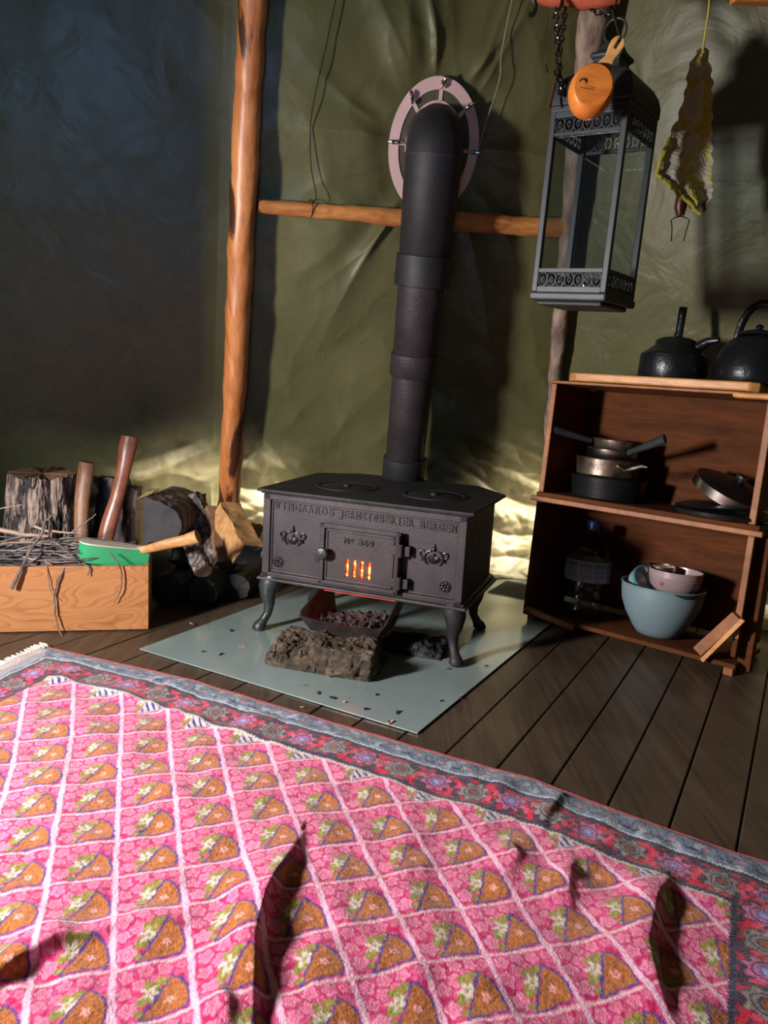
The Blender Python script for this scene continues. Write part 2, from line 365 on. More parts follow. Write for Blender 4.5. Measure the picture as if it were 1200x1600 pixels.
def disp_back(A, B):
    env = ss(0, .1, A)*ss(0, .06, 1.43-A)
    d = .022*n2(A*1.6, B*1.3, 1)+.009*ridg(A+.2*B, B, 2.3, 4)+.005*ridg(A, B, 5, 9)
    da = A-rca; db = (B-rcb)*.8; r = np.hypot(da, db); th = np.arctan2(db, da)
    star = (np.abs(((th*6/(2*math.pi)+.7*n2(np.cos(th)*2, np.sin(th)*2+r, 2)) % 1)-.5)*2)
    star2 = (np.abs(((th*11/(2*math.pi)+1.3*n2(np.cos(th)*2+r*2, np.sin(th)*2, 5)) % 1)-.5)*2)
    fall = np.exp(-((r-.2)/.3)**2)*ss(.15, .26, r)
    d = d+fall*(.032*star**2+.008*star2**2)
    low = ss(.75, .25, B)
    u = B+.25*A+.05*n2(A*4, B*3, 8)
    d = d+low*(.018*ridg(A*.7+.25*B, u*1.8, 2.0, 12)+.006*ridg(A*.9+.3*B, u*2.4, 3.4, 15)+.002*ridg(A, u*2, 8, 18))
    return d*env
def disp_all(A, B):
    A2 = A-.95; d = disp_back(A2, B); lft = ss(.03, -.05, A2)
    a = -A2
    dl_ = (.024*n2(A*1.1, B*1.0, 21)+.006*ridg(A, B+.4*A, 1.5, 24)+.0015*ridg(A, B, 4.5, 29)+.016*ss(.75, .5, B+.5*a)*ridg(A*.6, (B-.5*A)*2.5, 2.4, 33))*ss(0, .06, A)
    return np.where(A2 < 0, dl_*lft, d*ss(-.0, .1, A2))+.5*dl_*ss(.2, 0, A2)*(A2 > 0)
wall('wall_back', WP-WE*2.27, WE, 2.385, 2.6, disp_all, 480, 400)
WLP = WP-WE*2.25
CRN = WP+WE*.115; RE = nv((.78, -.62, 0))
def disp_right(A, B):
    env = ss(0, .06, A)
    return env*(.012*n2(A*1.4, B*.8, 41)+.004*ridg(A*1.4, B*.4, 1.2, 44)+.012*ss(.6, .3, B)*ridg(A*.7, B*3, 2.6, 52))
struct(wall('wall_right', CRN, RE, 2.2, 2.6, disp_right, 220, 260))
# the rest of the tent, behind and beside the camera, with the doorway left open on the left
plain = lambda A, B: .02*n2(A*1.2, B*1.2, 61)
WRP = CRN+RE*2.2; 
struct(wall('wall_right_rear', WRP, nv((-.25, -1, 0)), 2.9, 2.6, plain, 30, 30))
WRR = WRP+nv((-.25, -1, 0))*2.9
struct(wall('wall_rear', WRR, nv((-1, .05, 0)), 2.0, 2.6, plain, 30, 30))
struct(wall('wall_left', WLP-np.array([0, 1.42, 0])+np.array([-.02, 0, 0]), (.02, 1, 0), 1.42, 2.6, plain, 30, 30, 0.0))
# unseen sheet added to shade the upper left wall, cut to that shade's outline
fpts = [LC+.50*(wp(x, y)-LC) for x, y in ((362, -350), (362, 300), (356, 640), (308, 690), (228, 745), (120, 735), (-60, 715), (-110, 715), (-110, -350))]
fn = nv(np.cross(fpts[2]-fpts[0], fpts[6]-fpts[0])); fb = MB(); nf_ = len(fpts)
fb.add([p for p in fpts]+[p+fn*.004 for p in fpts], [tuple(range(nf_)), tuple(range(2*nf_-1, nf_-1, -1))]+[(i, (i+1) % nf_, nf_+(i+1) % nf_, nf_+i) for i in range(nf_)])
tag(fb.build('shade_sheet', M['tarp'], smooth=0), 'unseen dark green sheet added at far left to shade the upper left wall', 'light blocker')
struct(MB().box((0, 1.3, 2.53), (4.6, 4.8, .02)).build('ceiling', M['tarp'], smooth=0))
# daylight that reaches the foot of the canvas from outside
def outside(name, px, py, sx, sy, power, dist=.3, col=(1, .9, .68)):
    p = wp(px, py); o = p-WN*dist; return area(name, tuple(o), tuple(p), sx, sy, power, col, 120)
outside('outside_sun_right', 812, 815, .22, .40, 5.5, .17)
outside('outside_sun_left', 300, 775, .34, .16, 3.2, .16)
outside('outside_sun_mid', 418, 780, .10, .26, 1.6, .13)
pR = CRN+RE*.98; nR = np.array([RE[1], -RE[0], 0])
area('outside_sun_far_right', tuple(pR-nR*.25+np.array([0, 0, .3])), tuple(pR+np.array([0, 0, .3])), .15, .3, 3, (1, .86, .55), 120)

# ------------------------------------------------------------ poles and crossbar
def ppath(pts, off): return [wp(x, y, off) for x, y in pts]
def pole(name, pts, rads, mat, label, n=20, warp=.006, ext_top=None):
    P = [np.array(p) for p in pts]; Q = []; Rr = []
    for i in range(len(P)-1):
        for k in range(14):
            t = k/14; Q.append(P[i]*(1-t)+P[i+1]*t); Rr.append(rads[i]*(1-t)+rads[i+1]*t)
    Q.append(P[-1]); Rr.append(rads[-1]); Rr = [r*(1+.04*math.sin(i*1.7)*math.sin(i*.61)) for i, r in enumerate(Rr)]
    b = MB().tube(Q, Rr, n); b.warp(warp, 7, 3); o = b.build(name, mat, smooth=60); return tag(o, label, 'pole')
a0 = wp(352, 905, .06); 
lp = [wp(350, 870, .055), wp(358, 770, .055), wp(372, 500, .06), wp(382, 250, .06), wp(395, 20, .06)]
lp.append(lp[-1]+(lp[-1]-lp[-2])*1.0)
lp[0] = lp[1]+(lp[1]-lp[2])*((lp[1][2]-.004)/(lp[2][2]-lp[1][2]))
pole('tent_pole', lp, [.044, .042, .042, .042, .043, .044], M['pole'], 'tall peeled orange pine pole standing left of the stove against the tarpaulin')
sp = [wp(840, 905, .05), wp(866, 600, .05), wp(878, 470, .06), wp(898, 260, .08), wp(924, 60, .1)]
sp[0] = np.array([.70, 3.36, 0.004]); sp.append(sp[-1]+(sp[-1]-sp[-2])*.8)
pole('tent_pole', sp, [.022, .026, .028, .036, .046, .05], M['bark_pole'], 'grey weathered corner pole behind the lantern, thicker towards its top', warp=.008)
cb = [wp(402, 320, .052), wp(520, 331, .05), wp(630, 341, .05), wp(720, 347, .05), wp(880, 357, .05)]
o = pole('crossbar', cb, [.022, .026, .029, .032, .036], M['bar'], 'horizontal peeled wooden crossbar running behind the stove pipe', warp=.005); o['category'] = 'crossbar'

# ------------------------------------------------------------ wires on the canvas
def wire(pts, r, mat, label, sub=8):
    P = [np.array(p) for p in pts]; Q = []
    for i in range(len(P)-1):
        p0 = P[max(i-1, 0)]; p1 = P[i]; p2 = P[i+1]; p3 = P[min(i+2, len(P)-1)]
        for k in range(sub):
            t = k/sub; Q.append(.5*((2*p1)+(-p0+p2)*t+(2*p0-5*p1+4*p2-p3)*t*t+(-p0+3*p1-3*p2+p3)*t**3))
    Q.append(P[-1]); b = MB().tube(Q, r, 6)
    return b, Q
b, _ = wire([wp(530, -30, .055), wp(512, 60, .055), wp(492, 150, .055), wp(485, 200, .05), wp(486, 260, .05), wp(494, 305, .068), wp(487, 316, .08)], .0016, None, '')
# loop round the crossbar
c0 = wp(485, 326, .052); ang = [i*2*math.pi/12 for i in range(13)]
b.tube([c0+.029*(math.cos(a)*WU+math.sin(a)*WN)+WE*.004*math.sin(a) for a in ang], .0016, 6)
tag(b.build('wire', M['wire']), 'thin dark wire hanging down the canvas and looped round the crossbar', 'wire')
b, _ = wire([wp(747, 238, .045), wp(757, 200, .05), wp(780, 125, .04), wp(784, 80, .04), wp(806, -30, .05)], .0016, None, '')
tag(b.build('wire', M['cord']), 'pale thin wire rising from the right side of the pipe ring', 'wire')

# ------------------------------------------------------------ floor plate
PL = np.array([-.713, 2.275]); PF = np.array([.113, 1.818]); PD = nv(np.array([.479, .878]))
def wally(x): return 3.414+.2526*(x-.597)-.055
def clip(p):
    t = 0
    while p[1]+PD[1]*t < wally(p[0]+PD[0]*t): t += .005
    return p+PD*t
poly = [PL, PF, clip(PF), clip(PL)]
mb = MB().prism([tuple(p) for p in poly], .0025, .0055)
tag(mb.build('floor_plate', M['plate'], smooth=0), 'pale grey-green metal plate on the floorboards beneath the stove', 'floor plate')

# ------------------------------------------------------------ stove
SO = fl(408, 985); SO[2] = 0
SA = nv((.943, -.333, 0)); SD = np.array([-SA[1], SA[0], 0]); SD = nv((.333, .943, 0)); SZ = np.array([0, 0, 1.]); SAX = (SA, SD, SZ)
def S(s, d, z): return SO+s*SA+d*SD+z*SZ
st = thing('wood_stove', 'black cast iron wood stove with glowing grate and raised lettering on the metal plate', 'stove', S(.335, .2, .0055))
def sbox(b, s0, s1, d0, d1, z0, z1): return b.box(S((s0+s1)/2, (d0+d1)/2, (z0+z1)/2), (s1-s0, d1-d0, z1-z0), SAX)
def off(poly, k):
    c = np.mean(poly, 0); return [tuple(c+(np.array(p)-c)*(1+k/np.linalg.norm(np.array(p)-c)*1.2)) for p in poly]
BP = [(0, 0), (.672, 0), (.672, .40), (.55, .53), (.13, .53), (0, .44)]
BPi = [(0.006, 0.01), (.666, 0.01), (.666, .40), (.55, .525), (.13, .525), (0.006, .44)]
mb = MB().prism(BPi, .185, .465, SO, SAX)
# front panel with its stepped frame
sbox(mb, 0, .672, .0, .012, .19, .463)
for (x0, x1, z0, z1) in ((0, .026, .19, .463), (.648, .672, .19, .463), (0, .672, .445, .463), (0, .672, .19, .206)): sbox(mb, x0, x1, -.010, .004, z0, z1)
for (x0, x1, z0, z1) in ((.026, .033, .206, .445), (.641, .648, .206, .445), (.026, .648, .438, .445), (.026, .648, .206, .213)): sbox(mb, x0, x1, -.004, .004, z0, z1)
mb.build('body', M['iron'], st, bevel=.002, smooth=0)
mb = MB().prism(off(BP, .012), .463, .469, SO, SAX).prism(off(BP, .024), .469, .479, SO, SAX)
tp = mb.build('top_plate', M['iron_dark'], st, bevel=.003, smooth=0)
for (s, d) in ((.2, .2), (.5, .22)):
    b = MB().lathe([(0, .4815), (.085, .4815), (.088, .480), (.094, .480), (.096, .4825), (.104, .4825), (.106, .479)], S(s, d, 0), SAX, 40)
    b.lathe([(0, .489), (.012, .488), (.014, .4815)], S(s, d, 0), SAX, 12)
    b.build('cooking_ring', M['iron_dark'], st)
mb = MB().prism(off(BP, .008), .186, .197, SO, SAX).prism(off(BP, .018), .177, .187, SO, SAX)
mb.build('base_moulding', M['iron'], st, bevel=.003, smooth=0)
# door, with four real slots showing the embers
D0, D1 = -.020, -.006
mb = MB(); sl = [.297+.0245*i for i in range(4)]; sw = .0115; z0, z1 = .232, .288
sbox(mb, .214, sl[0], D0, D1, .205, .388); sbox(mb, sl[3]+sw, .472, D0, D1, .205, .388)
sbox(mb, sl[0], sl[3]+sw, D0, D1, z1, .388); sbox(mb, sl[0], sl[3]+sw, D0, D1, .205, z0)
for i in range(3): sbox(mb, sl[i]+sw, sl[i+1], D0, D1, z0, z1)
dr = mb.build('door', M['iron'], st, smooth=0)
mb = MB()
for (x0, x1, a0, a1, k) in ((.210, .226, .2, .394, 0), (.460, .477, .2, .394, 0), (.21, .477, .380, .394, 0), (.21, .477, .2, .212, 0), (.228, .236, .214, .378, 1), (.448, .456, .214, .378, 1), (.228, .456, .37, .378, 1), (.228, .456, .214, .222, 1)):
    sbox(mb, x0, x1, D0-(.008 if k == 0 else .003), D0+.002, a0, a1)
mb.build('door_frame', M['iron'], dr, bevel=.002, smooth=0)
sbox(MB(), .29, .39, -.0055, -.004, .225, .295).build('embers', M['ember'], st, smooth=0)
kx = (SA, SZ, -SD)
mb = MB().lathe([(.006, .0), (.006, .022), (.018, .024), (.020, .030), (.017, .036), (.008, .038), (0, .038)], S(.229, D0, .303), kx, 24)
mb.build('door_knob', M['iron_leg'], dr)
mb = MB(); sbox(mb, .196, .213, -.03, 0, .268, .296); mb.build('latch', M['iron_dark'], st, bevel=.003, smooth=0)
for zz in (.34, .238):
    mb = MB().tube([S(.478, -.028, zz-.02), S(.478, -.028, zz+.02)], .0085, 12); sbox(mb, .447, .478, -.031, -.024, zz-.014, zz+.014); sbox(mb, .478, .505, -.024, 0, zz-.016, zz+.014)
    mb.build('hinge', M['iron'], st, bevel=.0015, smooth=0)
MB().tube([S(.470, -.029, .215), S(.470, -.029, .385)], .006, 10).build('hinge_rod', M['iron'], st)
# ornaments
def fan(name, s, z):
    b = MB(); c = S(s, .0, z)
    def P(u, v, d=0): return c+u*SA+v*SZ-d*SD
    for k in range(7):
        a = R(-150+k*20); b.tube([P(.004*math.cos(a), .006+.004*math.sin(a), .002), P(.016*math.cos(a), .006+.016*math.sin(a), .005), P(.024*math.cos(a), .004+.026*math.sin(a), .002)], [.0015, .0032, .002], 6)
    for sg in (-1, 1):
        b.tube([P(sg*(.010+.019*math.sin(t)), -.004+.022*math.cos(t), .003) for t in np.linspace(0, 2.7, 12)], [.003]*12, 6)
        b.tube([P(sg*(.036+.008*math.cos(t)), .008+.009*math.sin(t), .003) for t in np.linspace(-2.5, 2.6, 12)], [.0028]*12, 6)
        b.tube([P(sg*.028, -.006, .003), P(sg*.038, -.014, .003), P(sg*.036, -.004, .003)], [.003, .0025, .002], 6)
    b.ball(P(0, .024, .003), (.006, .006, .008), 6, SAX); b.ball(P(0, .034, .002), (.004, .004, .006), 5, SAX); b.ball(P(0, .005, .004), (.005, .005, .006), 6, SAX)
    b.build(name, M['raised'], st)
fan('cartouche', .105, .329); fan('cartouche', .575, .329)
for s in (.055, .617):
    b = MB(); c = S(s, 0, .242)
    for k in range(6):
        a = k*math.pi/3+.3; b.ball(c+.010*math.cos(a)*SA+.010*math.sin(a)*SZ-.002*SD, (.0058, .004, .0058), 6, SAX)
    b.ball(c-.003*SD, (.005, .005, .005), 6, SAX); b.lathe([(.016, 0), (.0165, .003), (.0185, .003), (.019, 0)], c, (SA, SZ, -SD), 24)
    b.build('rosette', M['raised'], st)
def text_mb(txt, size, extr, M3, o, wrap=None, fitw=None, bold=.0):
    cu = bpy.data.curves.new('t', 'FONT'); cu.body = txt; cu.size = size; cu.extrude = extr; cu.offset = bold; cu.resolution_u = 3
    ob = bpy.data.objects.new('t', cu); COL.objects.link(ob); bpy.context.view_layer.update()
    me = ob.evaluated_get(bpy.context.evaluated_depsgraph_get()).to_mesh(); vs = np.array([v.co[:] for v in me.vertices]); fs = [tuple(p.vertices) for p in me.polygons]
    ob.to_mesh_clear() if hasattr(ob, 'to_mesh_clear') else None
    bpy.data.objects.remove(ob); bpy.data.curves.remove(cu)
    vs[:, 0] -= vs[:, 0].min()
    if fitw: vs[:, 0] *= fitw/vs[:, 0].max()
    if wrap is None: V = np.array(o)+vs[:, :1]*M3[0]+vs[:, 1:2]*M3[1]+vs[:, 2:]*M3[2]
    else: V = np.array([wrap(*p) for p in vs])
    return V, fs
TA = (SA, SZ, -SD)
def serif(b, txt, size, s0, z0, width, ht):
    V, fs = text_mb(txt, size, .002, TA, S(s0, -.001, z0), fitw=width, bold=.0006); b.add(V, fs); return b
# slab serif lettering: letters plus thin feet bars under and above each stem line
def lettering(txt, s0, s1, z0, z1, hgt, name):
    b = MB(); step = (s1-s0)/len(txt)
    for i, ch in enumerate(txt):
        if ch == ' ': continue
        t = (i+.5)/len(txt); z = z0+(z1-z0)*t
        w = step*(.34 if ch in "I'" else .78)
        if ch == 'I': w = step*.22
        o = S(s0+step*(i+.5)-w/2, -.001, z)
        V, fs = text_mb(ch, hgt/.69, .0020, TA, o, fitw=w, bold=.0010); b.add(V, fs)
        feet = {'W': [(.04, 1), (.96, 1)], 'I': [(.5, 0), (.5, 1)], 'N': [(.05, 0), (.05, 1), (.95, 1)], 'A': [(.02, 0), (.98, 0)], 'R': [(.08, 0), (.95, 0)], 'J': [(.8, 1)], 'E': [(.08, 0), (.08, 1)], 'T': [(.5, 0)], 'B': [(.05, 0), (.05, 1)], 'D': [(.05, 0), (.05, 1)]}.get(ch, [])
        for fx, tb in feet:
            p = o+fx*w*SA+(tb*hgt*.985)*SZ; fw = .0068
            b.box(p, (fw, .0042, .0026), SAX)
    b.build(name, M['letters'], st, smooth=0)
lettering('WINGAARDS', .034, .246, .417, .416, .0225, 'lettering')
lettering('JERNSTØBERIER', .256, .507, .416, .4135, .0225, 'lettering')
lettering('BERGEN', .522, .640, .4125, .411, .0225, 'lettering')
b = MB()
for ch, s0, w in (('N', .290, .016), ('3', .336, .015), ('6', .354, .015), ('9', .372, .015)):
    V, fs = text_mb(ch, .0175/.69, .0022, TA, S(s0, D0-.002, .339), fitw=w, bold=.0008); b.add(V, fs)
V, fs = text_mb('o', .016, .002, TA, S(.311, D0-.002, .347), fitw=.010, bold=.0004); b.add(V, fs); sbox(b, .311, .321, D0-.004, D0, .341, .3425)
b.build('number', M['letters'], dr, smooth=0)
# legs
def leg(s, d, sx, sy, mat):
    pts = [(s+sx*.028, d+sy*.02, .185), (s+sx*.024, d+sy*.016, .172), (s+sx*.016, d+sy*.010, .15), (s+sx*.016, d+sy*.010, .12), (s+sx*.020, d+sy*.014, .09), (s+sx*.016, d+sy*.012, .06), (s+sx*.006, d, .035), (s, d-sy*.008, .022), (s-sx*.003, d-sy*.012, .012), (s, d-sy*.010, .0057)]
    MB().tube([S(*p) for p in pts], [.036, .037, .034, .026, .018, .0145, .0150, .021, .0235, .018], 16, fa=SA, fr=.85).build('leg', mat, st, smooth=60)
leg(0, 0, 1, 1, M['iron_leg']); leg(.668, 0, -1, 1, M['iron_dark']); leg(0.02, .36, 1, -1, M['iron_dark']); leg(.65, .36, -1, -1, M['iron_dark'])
# ash drawer pulled out under the door
AO = lambda s, d, z: S(s, d, z)
mb = MB(); nseg = 14
def tray_ring(k):  # outline of the tray in plan
    pts = []
    for i in range(nseg+1):
        t = i/nseg; pts.append((.192+.005+.270*t, -.125-.018*math.sin(math.pi*t)))
    return pts
front = tray_ring(0)
lipz = lambda: .118
outer = [(.208, .10)]+[(.205, -.01)]+[(.19+.0, -.105)]+[(a, b_) for a, b_ in front]+[(.470, -.105)]+[(.470, -.01), (.468, .10)]
tops = [.172, .172, .128]+[.118]*(nseg+1)+[.124]+[.172, .172]
vs = []; fs = []; n = len(outer)
cen = np.array([.335, -.02])
for (a, b_), z in zip(outer, tops):
    p = np.array([a, b_]); inn = cen+(p-cen)*.965; bot = cen+(p-cen)*.80; boti = cen+(p-cen)*.77
    vs += [S(a, b_, z), S(inn[0], inn[1], z), S(boti[0], boti[1], .078), S(bot[0], bot[1], .072)]
for i in range(n-1):
    for k in range(4):
        k2 = (k+1) % 4; fs.append((i*4+k, i*4+k2, (i+1)*4+k2, (i+1)*4+k))
vs += [S(cen[0], .1, .078), S(cen[0], .1, .072)]
for i in range(n-1): fs.append((i*4+2, (i+1)*4+2, n*4)); fs.append((i*4+3, n*4+1, (i+1)*4+3))
mb.add(vs, fs)
ad = mb.build('ash_drawer', simple('drawer_iron', (.05, .032, .03), (.02, .014, .015), 20, .6, .3, .4, .002, 90), st, smooth=50)
# glowing lip under the door
mb = MB(); sbox(mb, .222, .462, -.003, .001, .1725, .1765); mb.build('glowing_slot', M['glow'], st, smooth=0)
# ash and cinders
b = MB(); nx, ny = 46, 30
for j in range(ny):
    for i in range(nx):
        u = i/(nx-1); v = j/(ny-1); s = .215+.235*u; d = -.112+.13*v
        pass
A, B = np.meshgrid(np.linspace(.218, .452, nx), np.linspace(-.115, .05, ny))
hh = .083+.016*np.exp(-((A-.40)/.06)**2)+.022*np.clip(fbm(np.stack([A*45, B*45, A*0], -1), 4), 0, 1)+.012*ss(-.09, 0, B)
Vv = [S(a, d, z) for a, d, z in zip(A.ravel(), B.ravel(), hh.ravel())]
idx = np.arange(nx*ny).reshape(ny, nx)
b.add(Vv, [(int(idx[j, i]), int(idx[j, i+1]), int(idx[j+1, i+1]), int(idx[j+1, i])) for j in range(ny-1) for i in range(nx-1)])
t = NT('ash'); f = t.noise(t.coord(), 70, 5, .7); t.l(t.ramp(f, [(.45, (.008, .007, .008)), (.6, (.05, .04, .042)), (.72, (.35, .27, .28))]), t.b.inputs['Base Color']); t.b.inputs['Roughness'].default_value = .9
o = b.build('ash', t.m, ad, smooth=30); o['kind'] = 'stuff'
for k in range(26):
    s = rnd.uniform(.225, .445); d = rnd.uniform(-.105, 0.0); z = .10+.012*math.exp(-((s-.40)/.05)**2); L = rnd.uniform(.006, .016)
    a = rnd.uniform(0, 3.1)
    if k == 0: cb_ = MB()
    cb_.box(S(s, d, z), (L, L*.5, L*.5), (nv(SA*math.cos(a)+SD*math.sin(a)), nv(-SA*math.sin(a)+SD*math.cos(a)), SZ))
cb_.warp(.003, 60).build('charcoal_bits', simple('charcoal', (.01, .009, .01), (.22, .12, .11), 60, .8, 0, .5, pos=(.6, .8)), ad, smooth=0)['kind'] = 'stuff'
pt = S(.33, -.03, .15); point('ash_drawer_glow', tuple(pt), .10, (1, .12, .04), .02)
pt = S(.34, -.05, .26); point('grate_glow', tuple(pt), .12, (1, .2, .06), .02)

# ------------------------------------------------------------ stove pipe
B0 = S(.285, .50, .479); B0 = np.array([.063, 2.925, .479])
T0 = at(678, 244, 2.72)
def along(t): return B0+(T0-B0)*t
LT = np.linalg.norm(T0-B0)
sv = thing('stove_pipe', 'black flue pipe in widening collared sections rising from the stove to the oval wall ring', 'stove pipe', B0)
def tpx(py):
    lo, hi = 0, 1.1
    for _ in range(40):
        mid = (lo+hi)/2; p = along(mid)-CAM; yy = 800-FPX*(p@up)/(p@f0)
        if yy > py: lo = mid
        else: hi = mid
    return mid
def sec(name, y0, y1, r0, r1, mat):
    t0 = tpx(y0) if y0 < 748 else 0; t1 = tpx(y1)
    MB().tube([along(t0), along(t0+.002), along(t1-.002), along(t1)], [r0*.97, r0, r1, r1*.96], 40, fa=(1, 0, 0)).build(name, mat, sv, smooth=50)
sec('collar', 752, 714, .079, .079, M['pipe']); sec('pipe_section', 718, 580, .071, .073, M['pipe_rust']); sec('collar', 587, 552, .084, .083, M['pipe_rust'])
sec('pipe_section', 556, 442, .078, .080, M['pipe_rust']); sec('collar', 447, 398, .094, .093, M['pipe']); sec('pipe_section', 402, 244, .085, .094, M['pipe'])
# elbow and through-wall piece
ax = nv(T0-B0); wallc = wp(679, 226, 0)
pts = [T0-ax*.01]; rr = [.094]
din = nv(np.array([0, 1, .28])); K = 8
c = T0.copy()
for i in range(1, K+1):
    t = i/K; d = nv(ax*(1-t)+din*t); c = c+d*.013; pts.append(c.copy()); rr.append(.093)
pts.append(c+din*.5); rr.append(.092)
MB().tube(pts, rr, 40, fa=(1, 0, 0)).build('elbow', M['pipe'], sv, smooth=60)
MB().tube([T0-ax*.004, T0+ax*.004], .0952, 40, fa=(1, 0, 0)).build('weld_seam', M['pipe_rust'], sv)
# ring
rg = thing('flashing_ring', 'oval pinkish steel ring fixed to the canvas round the flue exit', 'flue ring', wp(678, 232, .01))
RCc = wp(678, 230, .034)
def ep(a, rx, ry, d=0.0): return RCc+rx*math.cos(a)*WE+ry*math.sin(a)*WU+d*WN
def annulus(b, r0, r1, a0, a1, n, th=.002):
    vs = []
    for i in range(n+1):
        a = a0+(a1-a0)*i/n
        vs += [ep(a, *r0, th), ep(a, *r1, th), ep(a, *r1, 0), ep(a, *r0, 0)]
    fs = [(i*4+k, i*4+(k+1) % 4, (i+1)*4+(k+1) % 4, (i+1)*4+k) for i in range(n) for k in range(4)]
    b.add(vs, fs)
b = MB(); annulus(b, (.121, .170), (.154, .208), 0, 2*math.pi, 96)
b.build('outer_band', M['ring'], rg, smooth=30)
b = MB(); annulus(b, (.093, .132), (.099, .139), 0, 2*math.pi, 80); b.build('inner_band', M['ring'], rg, smooth=30)
for k in range(8):
    a = math.pi/2+k*math.pi/4
    if k in (3, 4, 5): continue
    aa = a; p0 = ep(aa, .096, .136, .001); p1 = ep(aa, .125, .174, .001)
    MB().bar(p0, p1, .012, .002, WN).build('spoke', M['ring'], rg, smooth=0)
for k in (0, 1, 2, 6, 7):
    a = math.pi/2+k*math.pi/4; c = ep(a, .140, .192, .004)
    b = MB(); b.tube([c, c+WN*.014], .004, 8); b.tube([c+WN*.006, c+WN*.010], .008, 6)
    dd = nv(WE*math.cos(a)*.7+WU*math.sin(a)+WE*.35)
    b.tube([c+WN*.012-dd*.02, c+WN*.014-dd*.010, c+WN*.012, c+WN*.014+dd*.010, c+WN*.012+dd*.02], [.003, .0065, .0045, .0065, .003], 8)
    b.build('wing_nut', M['steel'], rg)
# mineral plate visible between the bands
b = MB(); annulus(b, (.09, .128), (.15, .203), 0, 2*math.pi, 64, .001); V = np.array(b.v)-WN*.003; b.v = [tuple(p) for p in V]
b.build('backing', simple('backing_rubber', (.1, .09, .055), (.06, .055, .04), 8, .35), rg)

# ------------------------------------------------------------ stone and cinders beneath
def rock(name, o, ax, size, amp, seed, mat, label, nseg=72, taper=.1):
    b = MB(); vs = {}; 
    L, W, Hh = size; n1, n2_, n3 = nseg, max(6, int(nseg*W/L)), max(5, int(nseg*Hh/L))
    V = []; F = []; key = {}
    def vid(i, j, k):
        if (i, j, k) in key: return key[(i, j, k)]
        p = np.array([i/n1*2-1, j/n2_*2-1, k/n3*2-1]); q = p.copy()
        e = .16; mx = np.abs(p); rnd_ = np.sum(np.clip(mx-(1-e), 0, None)**2)**.5
        q = p*(1-.35*max(0, rnd_-e*1.0))
        sh = 1-taper*(q[2]+1)/2
        V.append(np.array([q[0]*L/2*sh, q[1]*W/2*sh, (q[2]+1)*Hh/2])); key[(i, j, k)] = len(V)-1; return key[(i, j, k)]
    for i in range(n1):
        for j in range(n2_):
            for k in (0, n3): F.append((vid(i, j, k), vid(i+1, j, k), vid(i+1, j+1, k), vid(i, j+1, k)))
    for i in range(n1):
        for k in range(n3):
            for j in (0, n2_): F.append((vid(i, j, k), vid(i+1, j, k), vid(i+1, j, k+1), vid(i, j, k+1)))
    for j in range(n2_):
        for k in range(n3):
            for i in (0, n1): F.append((vid(i, j, k), vid(i, j+1, k), vid(i, j+1, k+1), vid(i, j, k+1)))
    V = np.array(V); D = np.stack([fbm(V*11+seed*5+k*9, 4)+.22*fbm(V*95+seed+k*5, 3) for k in range(3)], -1)
    zf = np.clip(V[:, 2:]/.012, 0, 1); V = V+amp*D*np.concatenate([zf, zf, zf], 1)
    W_ = np.array(o)+V@np.array(ax)
    b.add(W_, F); ob = b.build(name, mat, smooth=35); return tag(ob, label, 'stone')
sa = nv((.297, -.084, 0)); sdv = np.array([-sa[1], sa[0], 0])
rock('stone', np.array([-.145, 2.245, .0055]), (sa, sdv, SZ), (.33, .19, .072), .022, 2, M['stone'], 'rough brown block of stone on the metal plate below the open ash drawer')
rock('stone', np.array([.13, 2.40, .0055]), (sa, sdv, SZ), (.19, .13, .035), .02, 5, M['near_black'], 'dark sooty lump of stone in shade under the right half of the stove')
# debris on the plate
k_ = 0
for (x, y, L) in ((452, 1020, .012), (345, 1022, .012), (317, 1018, .01), (378, 1010, .014), (700, 1045, .012), (520, 1090, .018), (538, 1096, .014), (573, 1107, .012), (620, 1113, .02), (472, 1104, .012), (498, 1082, .016), (760, 1040, .01), (300, 975, .02), (360, 985, .018), (690, 1095, .01), (610, 1128, .02), (590, 1085, .012), (720, 1090, .008)):
    p = fl(x, y, .0075); a = rnd.uniform(0, 3)
    b = MB().box(p, (L, L*.35, .003), (np.array([math.cos(a), math.sin(a), 0]), np.array([-math.sin(a), math.cos(a), 0]), SZ)).warp(.004, 90, k_)
    tag(b.build('wood_chip', M['near_black'] if k_ % 3 else M['twig2'], smooth=0), 'tiny charred wood chip lying on the grey-green metal plate', 'wood chip', 'wood chips on the metal plate'); k_ += 1
# woven wire mat in the back corner of the plate
gm = MB(); q0 = np.array([.44, 3.12, .0075]); ga = BD; gb = BQ
for i in range(15): gm.tube([q0+gb*(.012*i), q0+gb*(.012*i)+ga*.22], .0012, 5)
for i in range(19): gm.tube([q0+ga*(.0122*i)+np.array([0, 0, .001]), q0+ga*(.0122*i)+gb*.168+np.array([0, 0, .001])], .0012, 5)
tag(gm.build('wire_mesh', M['iron_dark']), 'black wire mesh grill lying on the plate behind the stove', 'grill')

